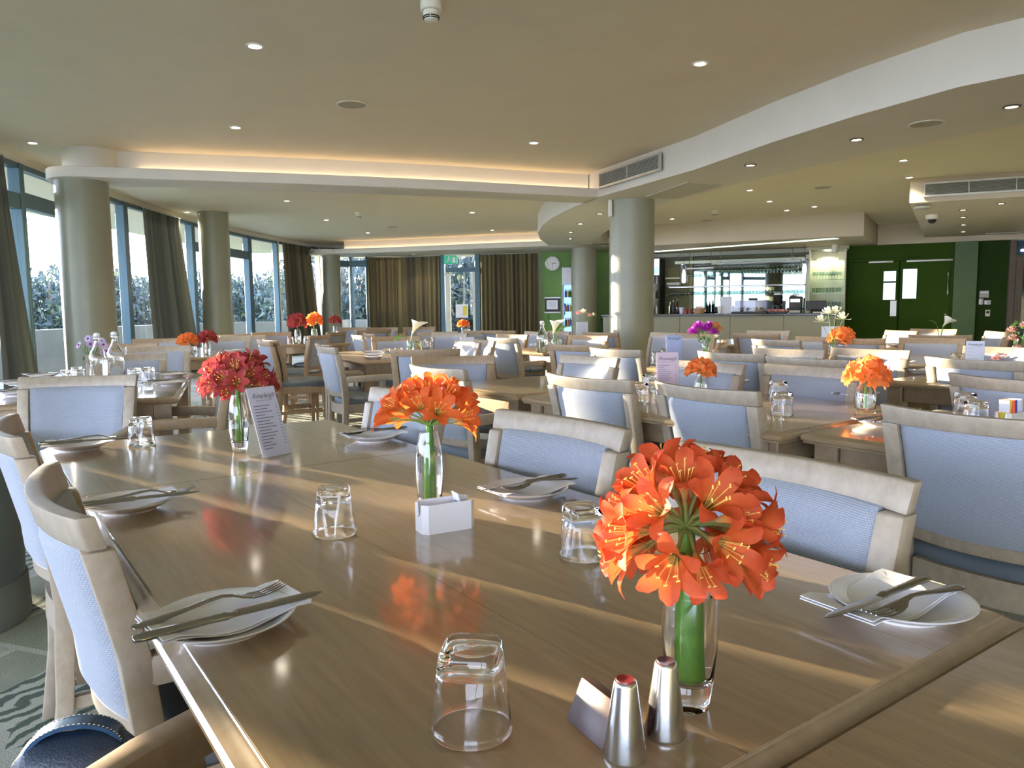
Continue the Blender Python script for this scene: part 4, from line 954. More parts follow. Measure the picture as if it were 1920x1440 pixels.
def setting(p, where, kn, fk, npk, small=False, z=TH, scale=1.0):
    """plate with a folded paper napkin, a knife and a fork; kn, fk = (offset x, y, rz)"""
    o = obj('side_plate', PLATE_S if small else PLATE, None, (p[0], p[1], z)); tag(o, 'white china side plate '+where, 'plate')
    o = obj('paper_napkin', NAPKINS[small], None, (p[0]+npk[0], p[1]+npk[1], z+.0005), (0,0,npk[2])); tag(o, 'folded paper napkin on the plate '+where, 'napkin')
    o = obj('table_knife', KNIFE, None, (p[0]+kn[0], p[1]+kn[1], z+.0275), (R(8),R(kn[3] if len(kn) > 3 else 0),kn[2])); tag(o, 'steel table knife on the plate '+where, 'knife')
    o = obj('table_fork', FORK, None, (p[0]+fk[0], p[1]+fk[1], z+.0250), (0,0,fk[2])); tag(o, 'steel fork on the plate '+where, 'fork')
def ang(a, b): return math.atan2(b[1]-a[1], b[0]-a[0])
def mids(c, a, b): return ((a[0]+b[0])/2-c[0], (a[1]+b[1])/2-c[1], ang(a, b))
def pset(c, ka, kb, fa, fb, na, where):
    kn = mids(c, ka, kb); fk = mids(c, fa, fb); setting(c, where, kn, fk, na)
# right near plate: knife handle to tip, fork handle to tines
pset((.515,.985), (.575,1.035), (.38,.905), (.60,1.005), (.445,.915), (-.03,.0,R(33)), 'at the near right corner of the main table')
pset((-.375,.955), (-.445,.865), (-.265,1.005), (-.475,.895), (-.315,1.045), (.0,.005,R(42)), 'at the near left side of the main table')
pset((-.80,1.56), (-.875,1.495), (-.67,1.595), (-.86,1.52), (-.69,1.635), (.0,.0,R(36)), 'second along the left side of the main table')
pset((.03,1.635), (.125,1.725), (-.075,1.575), (.13,1.69), (-.01,1.60), (.0,.0,R(36)), 'second along the right side of the main table')
pset((-.435,2.37), (-.34,2.455), (-.545,2.33), (-.35,2.43), (-.52,2.345), (.0,.0,R(30)), 'at the right side of the end table')
pset((-1.30,2.27), (-1.39,2.22), (-1.17,2.30), (-1.36,2.28), (-1.20,2.34), (.0,.0,R(25)), 'before the grey-backed armchair')
def far_set(px, py, rz, where, z=TH):
    p = at(px, py, z); setting((p.x, p.y), where, (-.01,.012,R(rz)), (.01,-.014,R(rz+6)), (0,0,R(rz)), True, z)
far_set(1652, 797, 35, 'beside the large blue-backed chair at right')
far_set(1604, 747, 30, 'behind the square glass bottle vase at right')
far_set(1366, 722, 30, 'behind the small orange flowers of the second row')
far_set(1727, 699, 20, 'on the third-row table at right')
far_set(1685, 684, 20, 'on the far side of the third-row table at right')
far_set(320, 722, 20, 'at the right front of the bottle table')
far_set(325, 706, 10, 'at the right back of the bottle table')
far_set(80, 708, 10, 'at the back left of the bottle table')
far_set(36, 722, 20, 'at the left edge of the bottle table')
far_set(38, 741, 25, 'at the front left of the bottle table')
far_set(870, 662, 30, 'at the right end of the plate-stacked table')
far_set(540, 640, 20, 'at the near left of the twin orange vase table')
far_set(440, 660, 15, 'on the twin red flower table')
far_set(1672, 650, 20, 'on the table behind the right-hand orange flowers')
far_set(1722, 642, 10, 'on the table with the white lily')
for k, (zz, dx) in enumerate(((0,0),(.022,.006),(.044,-.004))):
    p = at(700, 673, TH); o = obj('side_plate', PLATE_S, None, (p.x+dx, p.y, TH+zz)); tag(o, ('lowest','middle','top')[k]+' plate of the stack of three by the white sunlit armchair', 'plate', 'stacked side plates')

# -- tumblers upside down: square thick base on top, round rim below
def tumbler_mesh(mat, n=48, h=.086):
    def sup(a, r, e):
        c, s_ = math.cos(a), math.sin(a); d = (abs(c)**e+abs(s_)**e)**(1/e); return (r*c/d, r*s_/d)
    def ring(r, e, z): return [(*sup(2*PI*j/n+PI/4*0, r, e), h-z) for j in range(n)]
    prof = [(.0,8,.0),(.022,7,.0005),(.0265,6,.001),(.0285,6,.0045),(.0298,5.2,.012),(.0312,4.2,.024),(.0335,3.2,.042),(.0362,2.5,.060),(.0385,2.1,.076),(.0398,2,.0845),(.0396,2,.0858),
            (.0388,2,.086),(.0381,2,.0852),(.0372,2.05,.076),(.0347,2.5,.060),(.0318,3.2,.042),(.0288,4.0,.026),(.0262,4.6,.0185),(.022,4.2,.0150),(.012,3,.0138),(.0,2,.0134)]
    rings = [ring(max(r, .0004), e, z) for r, e, z in prof]
    rings = [r[::-1] for r in rings]
    return MB().loft(rings).mesh('tumbler', mat, True, ang=60)
TUMB = tumbler_mesh(M_glass); TUMB_F = tumbler_mesh(M_glass, 24)
def tumbler(p, label, rz=0, far=False, z=TH, s=1):
    o = obj('tumbler', TUMB_F if far else TUMB, None, (p[0], p[1], z+.0005), (0,0,rz), (s,s,s)); return tag(o, label, 'glass')
p = at(885,1358); tumbler((-.043,.712), 'upturned square-based tumbler nearest the camera on the main table', R(-8))
tumbler(at(628,1000)[:2], 'upturned tumbler left of the white sachet caddy', R(10))
tumbler(at(1094,1042)[:2], 'upturned tumbler half hidden by the large orange flowers', R(20))
tumbler(at(266,834)[:2], 'sparkling upturned tumbler at the far left of the end table', R(15))
for px, py, lb in ((1199,755,'front upturned tumbler left of the pink menu'),(1219,736,'back upturned tumbler left of the pink menu'),(1458,751,'back upturned tumbler of the pair in the middle of the second row'),
                   (1466,778,'front upturned tumbler of the pair in the middle of the second row'),(1808,780,'taller-looking upturned tumbler left of the sugar caddy'),(1828,800,'front upturned tumbler left of the sugar caddy'),
                   (1231,682,'upturned tumbler beside the lilac menu, front'),(1247,675,'upturned tumbler beside the lilac menu, back'),(1398,688,'upturned tumbler right of the purple flowers, left one'),(1424,690,'upturned tumbler right of the purple flowers, right one'),
                   (1793,687,'upturned tumbler left of the tilted white menu'),(254,718,'upturned tumbler right of the water bottles, front'),(280,716,'upturned tumbler right of the water bottles, back'),
                   (147,715,'upturned tumbler left of the daisies'),(126,722,'upturned tumbler at the left of the bottle table'),(725,672,'upturned tumbler on the plate-stacked table, left one'),
                   (747,671,'upturned tumbler on the plate-stacked table, right one'),(793,651,'upturned tumbler right of the white lily, left one'),(806,650,'upturned tumbler right of the white lily, right one'),
                   (363,667,'upturned tumbler before the twin red flower vases'),(447,650,'upturned tumbler right of the twin red flower vases'),(545,645,'upturned tumbler left of the twin orange vases'),
                   (575,643,'upturned tumbler between the twin orange vases'),(700,636,'small far upturned tumbler below the curtain'),(1030,655,'upturned tumbler right of the water bottle on the oak table'),(1047,652,'second upturned tumbler right of the water bottle on the oak table'),
                   (878,628,'far upturned tumbler by the small orange flowers'),(1592,655,'upturned tumbler on the table behind the right-hand orange flowers')):
    tumbler(at(px, py)[:2], lb, R(px % 90), True)

# -- swing-top water bottles
def bottle(px, py, label, s=1.0):
    p = at(px, py); t = thing('water_bottle', label, 'bottle', (p.x, p.y, TH+.0005)); t.scale = (s*1.25,s*1.25,s)
    out = ((.0,.0),(.036,.0),(.041,.004),(.041,.13),(.039,.15),(.030,.178),(.019,.205),(.0145,.222),(.014,.245),(.0165,.25),(.0165,.258),(.014,.262))
    inn = ((.011,.262),(.0105,.225),(.0155,.204),(.027,.176),(.036,.15),(.038,.13),(.038,.010),(.034,.006),(0,.006))
    obj('body', MB().lathe(out+inn, 24).mesh('body', M_glass, True, ang=60), t)
    obj('water', MB().lathe(((0,.0065),(.0335,.0065),(.0372,.011),(.0372,.118),(0,.118)), 24)  .mesh('water', M_water, True, ang=50), t)
    st = obj('stopper', MB().lathe(((.0,.262),(.012,.262),(.015,.267),(.015,.275),(.011,.283),(0,.285)), 16).mesh('stopper', M_ceram), t)
    obj('wire_clip', MB().tube([(.017,0,.252),(.021,0,.262),(.019,0,.278),(.0,0,.290),(-.019,0,.278),(-.021,0,.262),(-.017,0,.252)], .0016, 6).tube([(0,-.018,.252),(.012,-.02,.235),(.02,-.012,.228)], .0014, 6).mesh('wire_clip', M_steel), st)
    return t
bottle(187, 713, 'swing-top glass water bottle in front of the daisies, left one')
bottle(219, 706, 'swing-top glass water bottle behind its twin, right one of the left table')
bottle(1017, 661, 'tall glass water bottle on the pale oak table', 1.0)

# -- shakers and sachet block
def shaker(p, label, top):
    t = thing('shaker', label, 'shaker', (p[0], p[1], TH))
    obj('body', MB().lathe(((.0,.0),(.0185,.0),(.0198,.002),(.0198,.004),(.0108,.070),(.0100,.073),(.0092,.0738),(0,.0738)), 32).mesh('body', M_brush, True, ang=50), t)
    obj('plug', MB().lathe(((0,.0736),(.0086,.0738),(.0082,.0752),(.0040,.0745),(0,.0744)), 20).mesh('plug', top), t)
    return t
shaker(at(1172,1420)[:2], 'conical steel shaker with a red top, front one of the pair', plain('red plug', (.22,.02,.03), .3))
shaker(at(1247,1378)[:2], 'conical steel shaker with a dark plum top, back one of the pair', plain('plum plug', (.10,.05,.06), .3))
wd = MB().prism([(-.022,0),(.022,0),(.010,.037),(-.003,.040)], -.032, .032)
wd.v = [(x, z, y) for x, y, z in wd.v]; wd.f = [f[::-1] for f in wd.f]
p = at(1140, 1372); o = obj('wooden_wedge_stand', wd.mesh('wooden_wedge_stand', M_mahog, True, bevel=.0015, seg=2), None, (p.x-.005, p.y+.005, TH), (0,0,R(28))); tag(o, 'dark red wooden wedge stand behind the steel shakers', 'stand')
for px, py, lb in ((996,661,'small white salt shaker on the oak table, left one'),(1004,660,'small white pepper shaker on the oak table, right one')):
    p = at(px, py); t = thing('cruet', lb, 'shaker', (p.x, p.y, TH))
    obj('body', MB().lathe(((0,0),(.017,0),(.019,.01),(.014,.05),(.011,.06),(0,.06)), 16).mesh('body', M_tglass), t); obj('cap', MB().lathe(((0,.06),(.012,.06),(.014,.07),(.009,.082),(0,.084)), 16).mesh('cap', M_ceram), t)
p = at(1370, 726); t = thing('cruet', 'small glass shaker with a blue-steel cap behind the small orange flowers', 'shaker', (p.x, p.y, TH)); obj('body', MB().lathe(((0,0),(.019,0),(.02,.01),(.016,.045),(0,.045)), 16).mesh('body', M_tglass), t); obj('cap', MB().lathe(((0,.045),(.017,.045),(.017,.06),(.012,.066),(0,.068)), 16).mesh('cap', M_brush), t)

# -- white sachet caddy with cut-down ends
def caddy(p, rz, label, L=.105, W=.052, H=.054):
    t = thing('sachet_caddy', label, 'caddy', (p[0], p[1], TH), rz)
    mb = MB(); th = .0035; c = .010
    def oc(l, w, c): return [(l-c,-w),(l,-w+c),(l,w-c),(l-c,w),(-l+c,w),(-l,w-c),(-l,-w+c),(-l+c,-w)]
    l, w = L/2, W/2
    mb.prism(oc(l, w, c), 0, .004)
    o, i = oc(l, w, c), oc(l-th, w-th, c-.001)
    for k in range(8):
        a, b, a2, b2 = o[k], o[(k+1)%8], i[k], i[(k+1)%8]
        if k in (1, 5):     # the short ends are scooped
            n = 12; top = []
            for q in range(n+1):
                s = q/n; d = abs(s-.5); zz = H if d > .40 else H-.026*math.sqrt(max(0, 1-(d/.40)**2))
                top.append((s, zz))
            for (s0_, z0), (s1_, z1) in zip(top, top[1:]):
                def P(u_, v_, s): return (u_[0]+(v_[0]-u_[0])*s, u_[1]+(v_[1]-u_[1])*s)
                A, B, A2, B2 = P(a,b,s0_), P(a,b,s1_), P(a2,b2,s0_), P(a2,b2,s1_)
                mb.add([(*A,.004),(*B,.004),(*B,z1),(*A,z0),(*A2,.004),(*B2,.004),(*B2,z1),(*A2,z0)], [(0,1,2,3),(5,4,7,6),(3,2,6,7)])
        else:
            mb.add([(*a,.004),(*b,.004),(*b,H),(*a,H),(*a2,.004),(*b2,.004),(*b2,H),(*a2,H)], [(0,1,2,3),(5,4,7,6),(3,2,6,7)])
    obj('tray', mb.mesh('tray', M_ceram, True, ang=30), t)
    return t
cq = R(28); t = caddy((-.128,1.398), cq, 'white ceramic sachet caddy in front of the middle vase')
def sachet(p, rz, tilt, mats, label, z=TH, h=.062, w=.03):
    t = thing('sachet', label, 'sachet', (p[0], p[1], z), rz); t.rotation_euler = (R(tilt), 0, rz)
    obj('packet', MB().box((0,0,h/2),(w,.0022,h)).mesh('packet', mats[0], True, .0008, 1), t)
    if len(mats) > 1: obj('printed_band', MB().box((0,-.0002,h*.66),(w*.7,.0026,h*.16)).mesh('printed_band', mats[1], False), t)
e = Vector((math.cos(cq), math.sin(cq)))
for k, (s, lb) in enumerate(((.036,'white and blue sugar sachet leaning out of the white caddy'),(.020,'white sugar sachet low in the white caddy'),(-.030,'pale orange sachet inside the white caddy'))):
    sachet((-.128+e.x*s, 1.398+e.y*s), cq+R(90+8*k), (-14, -10, 4)[k], ((M_paper, M_bluepk), (M_paper,), (M_orangep,))[k], lb, TH+.006, (.062,.040,.034)[k])
cp = at(1893, 800); t = caddy((cp.x, cp.y), R(30), 'white caddy packed with sachets at the right edge', .11, .055, .05)
for k in range(9):
    s = -.044+.011*k; mt = (M_yellow, M_paper, M_orangep, M_orangep, M_orangep, M_bluepk, M_paper, M_paper, M_paper)[k]
    lb = ('yellow sachet leaning left in the right-hand caddy','white sachet beside the yellow one in the right-hand caddy','first orange sachet in the right-hand caddy','second orange sachet in the right-hand caddy','third orange sachet in the right-hand caddy','dark blue sachet in the right-hand caddy','first white paper sachet at the right of the right-hand caddy','second white paper sachet at the right of the right-hand caddy','last white paper sachet at the right of the right-hand caddy')[k]
    sachet((cp.x+math.cos(R(30))*s, cp.y+math.sin(R(30))*s), R(30+84), (10 if k == 0 else -4), (mt,), lb, TH+.006, .085, .035)

# -- menus in acrylic stands
def menu(p, rz, label, w=.088, h=.20, lean=20, paper=None, heading=True, lines=15, z=TH):
    t = thing('menu_stand', label, 'menu', (p[0], p[1], z+.001), rz); q = Matrix.Rotation(R(-lean), 4, 'X')
    def lay(mb): mb.v = [tuple(q @ Vector(v)) for v in mb.v]; return mb
    obj('card', lay(MB().box((0,.001,h/2+.004),(w-.004,.0012,h-.004))).mesh('card', paper or M_paper, False), t)
    fr = MB().box((0,-.0022,h/2+.003),(w,.002,h)); lay(fr)
    obj('acrylic_front', fr.mesh('acrylic_front', M_acry, True, .0006, 1), t)
    ft = MB().box((0,.035,.0012),(w,.07,.002)); bk = lay(MB().box((0,.0045,h/2+.003),(w,.002,h)))
    ft.add(bk.v, bk.f); obj('acrylic_foot', ft.mesh('acrylic_foot', M_acry, False), t)
    if heading:
        cu = bpy.data.curves.new('heading', 'FONT'); cu.body = 'Rineleigh'; cu.size = .0185*w/.088; cu.shear = .35; cu.align_x = 'CENTER'; cu.extrude = .0001; cu.offset = -.0002
        tmp = bpy.data.objects.new('heading_tmp', cu); C.objects.link(tmp); dg = bpy.context.evaluated_depsgraph_get(); dg.update()
        me = bpy.data.meshes.new_from_object(tmp.evaluated_get(dg)); bpy.data.objects.remove(tmp); me.materials.clear(); me.materials.append(M_ink)
        mx = q @ Matrix.Translation((0,-.0036,h*.85)) @ Matrix.Rotation(R(90), 4, 'X'); me.transform(mx)
        obj('heading', me, t)
    if lines:
        rnd = random.Random(int(p[0]*1000)); mb = MB(); mb.box((0,-.0035,h*.815),(w*.55,.0002,.0010))
        for k in range(lines):
            zz = h*(.74-.64*k/lines); L = w*rnd.uniform(.25,.62); mb.box((-w*.40+L/2,-.0035,zz),(L,.0002,.0022))
            if k < lines-1: mb.box((w*.36,-.0035,zz),(w*.045,.0002,.0022))
        obj('printed_lines', lay(mb).mesh('printed_lines', plain('grey print', (.20,.20,.24), .7) if lines > 12 else M_grey, False), t)['kind'] = 'stuff'
    return t
a_, b_ = at(494,866), at(548,851); menu(((a_.x+b_.x)/2+.0, (a_.y+b_.y)/2), math.atan2(b_.y-a_.y, b_.x-a_.x)-R(12), 'tall white menu card in an acrylic stand beside the red flowers', .098, .203, 19)
p = at(1252,754); menu((p.x, p.y), R(-4), 'pink menu card in an acrylic stand on the second-row table', .098, .21, 8, M_pinkp)
p = at(1264,682); menu((p.x, p.y), R(-2), 'lilac menu card behind the pink one', .115, .20, 6, M_bluep, True, 8)
p = at(1826,696); menu((p.x, p.y), R(-32), 'tilted white menu card on the third-row table at right', .10, .185, 20, None, True, 6)
p = at(1556,660); menu((p.x, p.y), R(-25), 'white menu card behind the white-flower vase', .15, .22, 14, None, False, 0)
p = at(1092,632); menu((p.x, p.y), R(5), 'small white card stand before the cooler column', .16, .20, 6, None, False, 0)
p = at(880,665); menu((p.x, p.y), R(20), 'white card leaning among the plates of the middle table', .13, .16, 20, None, False, 0)

# ================================================================== FLOWERS
def vase_mesh():
    out = ((.0,.0),(.0165,.0),(.0195,.002),(.0215,.012),(.0245,.035),(.0275,.065),(.0285,.090),(.0270,.118),(.0225,.145),(.0185,.162),(.0182,.166))
    inn = ((.0168,.1662),(.0170,.162),(.0210,.145),(.0254,.118),(.0268,.090),(.0258,.065),(.0228,.040),(.0200,.030),(.0150,.0275),(0,.027))
    return MB().lathe(out+inn, 40).mesh('vase', M_glass, True, ang=60)
def water_mesh(zt):
    pr = [(0,.0275),(.0146,.0280),(.0196,.0305),(.0225,.0402),(.0255,.065),(.0265,.090)]
    pr = [(max(0, r-.0006), z) for r, z in pr]
    k = .0265-(zt-.09)*.05; pr += [(k, zt), (0, zt+.0003)]
    return MB().lathe(pr, 40).mesh('water', M_water, True, ang=50)
VASE = vase_mesh()
def vase(p, label, zt=.115):
    t = thing('glass_vase', label, 'vase', (p[0], p[1], TH+.0005)); obj('body', VASE, t); obj('water', water_mesh(zt), t); return t
# petals: narrow at the throat, wide and curled at the tip; 't' runs from throat to tip
def petal_mesh(L, w, flare, curl, mat, name='petal', nx=4, nt=9):
    mb = MB(); vs = []; fs = []; tt = []
    for j in range(nt+1):
        t = j/nt
        r = .0028+.0075*min(1, t*1.6)+flare*max(0, t-.28)**1.35*1.6; z = L*(t-.12*t*t) - curl*max(0, t-.72)**2*6*.012
        if t > .72: r += curl*(t-.72)*.018
        hw = w*(.22+.78*math.sin(min(1, t/.74)*PI/2)**1.5) if t < .74 else w*max(0, 1-((t-.74)/.265)**2.4)**.5
        hw = max(hw, w*.06)
        for i in range(nx+1):
            q = -1+2*i/nx; vs.append((q*hw, r-hw*.30*q*q*(1-t*.6)*1.0, z+hw*.18*q*q)); tt.append(.004+.996*t)
    m_ = nx+1
    for j in range(nt):
        for i in range(nx): fs.append((j*m_+i, j*m_+i+1, (j+1)*m_+i+1, (j+1)*m_+i))
    return mb.add(vs, fs, tt)
def stamens(mat_):
    mb = MB(); rnd = random.Random(3)
    for k in range(6):
        a = k*PI/3+.3; r0, r1 = .002, .011+rnd.uniform(-.002,.003); z1 = .050+rnd.uniform(-.006,.006)
        p1 = (r1*math.cos(a), r1*math.sin(a), z1)
        mb.tube([(r0*math.cos(a), r0*math.sin(a), .008), (r1*.6*math.cos(a), r1*.6*math.sin(a), z1*.6), p1], [.0006,.0006,.0005], 5)
        mb.tube([(p1[0]-.002, p1[1], p1[2]), (p1[0]+.0018, p1[1]+.0008, p1[2]+.0014)], [.0011,.0009], 5)
    return mb.mesh('stamens', M_stam)
STAM = stamens(None)
def blossom_full(mat):
    """one mesh for far flowers: six petals"""
    mb = MB()
    for k in range(6):
        p = petal_mesh(.060, .0125, .021 if k % 2 else .026, 1.0, mat, nx=2, nt=6); q = Matrix.Rotation(k*PI/3, 3, 'Z')
        mb.add([q @ Vector(v) for v in p.v], p.f, p.a)
    return mb.mesh('blossom', mat, True, ang=180)
def throat_mesh(): return MB().lathe(((.0012,-.002),(.0026,.002),(.0040,.010),(.0060,.020)), 10, cap=False, t=(.2,.3,.6,.9)).mesh('blossom', M_ped)
THROAT = throat_mesh()
def clivia(base, top, mat, label, dirs, pl=.034, s=1.0, stem_r=.0115, near=True, seed=1, z0=.03):
    """an umbel: fleshy stem, pedicels, blossoms; dirs = blossom directions"""
    rnd = random.Random(seed); t = thing('clivia_bouquet', label, 'flowers', (base[0], base[1], TH))
    c = Vector(top)
    obj('stem', MB().tube([(0,0,z0),(c.x*.3,c.y*.3,z0+(c.z-z0)*.5),(c.x,c.y,c.z)], [stem_r*1.05,stem_r,stem_r*.8], 12, t=(.01,.5,1), flat=.75).mesh('stem', M_stem), t)
    if near:
        pa = [petal_mesh(.064, .0112, .021, 1.0, mat).mesh('petal', mat, True, ang=180), petal_mesh(.062, .0100, .025, 1.5, mat).mesh('petal', mat, True, ang=180), petal_mesh(.062, .0100, .011, .2, mat).mesh('petal', mat, True, ang=180)]
    else: bl = blossom_full(mat)
    for k, d in enumerate(dirs):
        d = Vector(d).normalized(); L = pl*rnd.uniform(.85,1.2); b = c+d*L; mid = c+d*L*.5+Vector((0,0,.004))
        obj('pedicel', MB().tube([c, mid, b], [.0026,.0020,.0018], 6, t=(.01,.5,1)).mesh('pedicel', M_ped), t)
        rot = d.to_track_quat('Z', 'Y').to_euler(); sc = s*rnd.uniform(.90,1.10)
        if near:
            o = obj('blossom', THROAT, t, b, rot, (sc,sc,sc)); r0 = rnd.uniform(0, 6.3)
            narrow = rnd.random() < .22
            for q in range(6): obj('petal', pa[2] if narrow else pa[q % 2], o, (0,0,.001*(q % 2)), (rnd.uniform(-.10,.12), 0, r0+q*PI/3))
            obj('stamens', STAM, o, None, (0,0,r0))
        else:
            obj('blossom', bl, t, b, (rot.x, rot.y, rot.z), (sc,sc,sc))
    return t
def sphere_dirs(n, zmin, zmax, seed, jit=.12):
    rnd = random.Random(seed); out = []
    for k in range(n):
        z = zmin+(zmax-zmin)*(k+.5)/n; a = k*2.39996+rnd.uniform(-jit,jit); r = math.sqrt(max(0,1-z*z)); out.append((r*math.cos(a), r*math.sin(a), z))
    return out
v1 = at(1292,1325); vase(v1[:2], 'near glass bud vase with the large orange flowers', .122)
clivia(v1, (-.004,.004,.187), M_cliv, 'large open orange clivia cluster in the near vase', [d for d in sphere_dirs(30, -.60, .97, 4) if Vector(d).dot(Vector((-.23,-.94,.22))) < .93], .040, .86, .0125, True, 2)
v2 = at(807,962); vase(v2[:2], 'glass bud vase behind the white sachet caddy', .118)
clivia(v2, (.002,0,.178), M_cliv4, 'bright orange clivia cluster in the middle vase, fanning upwards', [d for d in sphere_dirs(24, .06, .96, 7) if not (d[2] < .38 and d[1] < -.55)], .052, .90, .0115, True, 3)
v3 = at(450,846); vase(v3[:2], 'glass bud vase beside the tall white menu', .07)
clivia(v3, (.002,.0,.186), M_cliv3, 'dense red clivia cluster in the vase beside the menu', sphere_dirs(30, -.12, .97, 9), .054, .96, .0115, True, 5)
# small vases further back
def jar(p, label, kind='round', s=1.0, zt=.05):
    t = thing('glass_vase', label, 'vase', (p[0], p[1], TH+.0005)); t.scale = (s,s,s)
    if kind == 'bottle': pr = ((0,0),(.026,0),(.030,.004),(.031,.05),(.027,.068),(.019,.080),(.018,.094),(.021,.096),(.021,.100),(.0165,.100),(.0165,.082),(.025,.066),(.0285,.05),(.0275,.008),(0,.006))
    else: pr = ((0,0),(.022,0),(.025,.004),(.029,.06),(.026,.09),(.020,.11),(.0175,.11),(.0235,.09),(.0265,.06),(.023,.010),(0,.008))
    obj('body', MB().lathe(pr, 20).mesh('body', M_glass, True, ang=60), t)
    obj('water', MB().lathe(((0,.0085),(.0215,.0105),(.0245,zt),(0,zt)), 20).mesh('water', M_water, True, ang=50), t)
    return t
def small_clivia(px, py, mat, lv, lf, n=13, kind='round', s=1.0, lift=.115, zmin=.0, js=1.0):
    p = at(px, py); jar(p, lv, kind, js); clivia(p, (0,0,lift*js), mat, lf, sphere_dirs(int(n*1.5), zmin, .96, px), .038*s, s, .006, False, px, .012)
small_clivia(1314, 740, M_cliv2, 'small glass vase in front of the pink menu chair', 'small bright orange clivia on the second-row table', 12, 'bottle', .78, .10)
small_clivia(1622, 770, M_cliv2, 'clear glass bottle vase on the second-row table at right', 'pale orange clivia in the bottle vase at right', 13, 'bottle', .92, .098, -.15, 1.25)
small_clivia(353, 668, M_cliv2, 'left of the two glass vases on the left window table', 'bright orange-red clivia, left of the pair by the windows', 13, 'round', 1.0, .12)
small_clivia(390, 664, M_cliv3, 'right of the two glass vases on the left window table', 'duller red clivia, right of the pair by the windows', 14, 'round', 1.05, .13)
small_clivia(559, 643, M_cliv3, 'left glass vase on the far window table', 'red clivia with pale tips, left one on the far window table', 14, 'round', 1.3, .16, -.2, 1.5)
small_clivia(590, 641, M_cliv2, 'right glass vase on the far window table', 'orange clivia, right one on the far window table', 14, 'round', 1.25, .17, -.2, 1.5)
small_clivia(629, 630, M_cliv3, 'far glass vase before the third column', 'small dark red clivia before the third column', 10, 'round', 1.1, .15, 0, 1.4)
small_clivia(869, 630, M_cliv2, 'far glass vase before the exit door', 'small orange clivia before the exit door', 11, 'round', 1.05, .12, .1, 1.2)
small_clivia(1577, 664, M_cliv2, 'glass vase behind the white flowers', 'orange clivia behind the tall white flowers', 13, 'round', 1.15, .12, -.1)
# other flowers
def petals_ball(mat, n, r, pr, seed, name='flower_head', wd=.24):
    rnd = random.Random(seed); mb = MB()
    for d in sphere_dirs(n, -.5, .98, seed, .4):
        d = Vector(d); q = d.to_track_quat('Z', 'Y').to_matrix()
        pt = petal_mesh(pr, pr*wd, .2*pr, .5, mat, nx=2, nt=4)
        mb.add([d*r*.3+q @ Vector(v) for v in pt.v], pt.f, pt.a)
    return mb.mesh(name, mat, True, ang=180)
def bunch(px, py, lv, lf, heads, leaf=True, js=1.0, kind='round'):
    p = at(px, py); jar(p, lv, kind, js); t = thing('flower_bunch', lf, 'flowers', (p.x, p.y, TH))
    for me, loc, sc in heads:
        loc = Vector(loc)
        obj('flower_stem', MB().tube([(0,0,.012),(loc.x*.3,loc.y*.3,loc.z*.55),tuple(loc)], .0022, 6, t=(.01,.5,1)).mesh('flower_stem', M_stem), t)
        obj('flower_head', me, t, loc, None, (sc,)*3)
    if leaf:
        mb = MB(); rnd = random.Random(px)
        for k in range(22):
            c = Vector((rnd.uniform(-.07,.07), rnd.uniform(-.05,.05), rnd.uniform(.11,.19)*js)); q = Euler((rnd.uniform(0,6.3), rnd.uniform(0,6.3), rnd.uniform(0,6.3))).to_matrix()
            mb.add([c+q @ Vector(v)*.022 for v in ((-1,0,0),(0,-.4,.1),(1,0,0),(0,.4,.1))], [(0,1,2,3)], [rnd.random()*.99+.005]*4)
        obj('foliage', mb.mesh('foliage', M_leaf, False), t)['kind'] = 'stuff'
    return t
pur = petals_ball(M_purple, 110, .03, .052, 3, wd=.085); rdb = petals_ball(M_redp, 26, .03, .035, 5); whb = petals_ball(M_whitep, 9, .008, .05, 8); pkb = petals_ball(M_pinkf, 12, .015, .04, 9)
bunch(1322, 668, 'slim vase on the third-row table holding purple flowers', 'purple flower bunch with a red and yellow bloom, before the bar',
      [(pur,(-.095,0,.185),1.0),(pur,(-.05,.02,.225),1.05),(pur,(.0,-.02,.205),1.05),(pur,(.035,.02,.23),.9),(pur,(.07,0,.18),.9),(rdb,(.075,-.02,.235),1.0),(rdb,(.105,.0,.205),1.0),(whb,(.085,-.02,.15),.6)], True, 1.1)
bunch(1560, 670, 'slim glass vase with tall white flowers', 'tall white iris-like flowers before the green wall', [(whb,(-.09,0,.27),1.2),(whb,(-.03,.02,.33),1.2),(whb,(.02,0,.335),1.2),(whb,(.075,0,.29),1.2)], False, 1.1)
bunch(1912, 688, 'vase at the right edge with trailing foliage', 'trailing leafy bunch with pink blooms at the right edge', [(pkb,(-.06,0,.22),.9),(pkb,(-.05,0,.17),.9),(pkb,(-.02,0,.10),1.0),(pkb,(.02,0,.25),.9)], True, 1.6)
bunch(1094, 630, 'small far vase before the cooler column', 'tiny pale pink and white flowers before the cooler column', [(pkb,(-.06,0,.30),1.3),(whb,(.0,0,.32),1.2),(pkb,(.09,0,.27),1.1),(whb,(.14,0,.28),.9)], False, 1.2)
bunch(1876, 690, 'low dish of shells and coral flowers at right', 'low coral-pink blooms beside the tilted white menu', [(pkb,(-.03,0,.05),.8),(pkb,(.03,0,.055),.8),(pkb,(.0,.03,.06),.8)], False, .4)
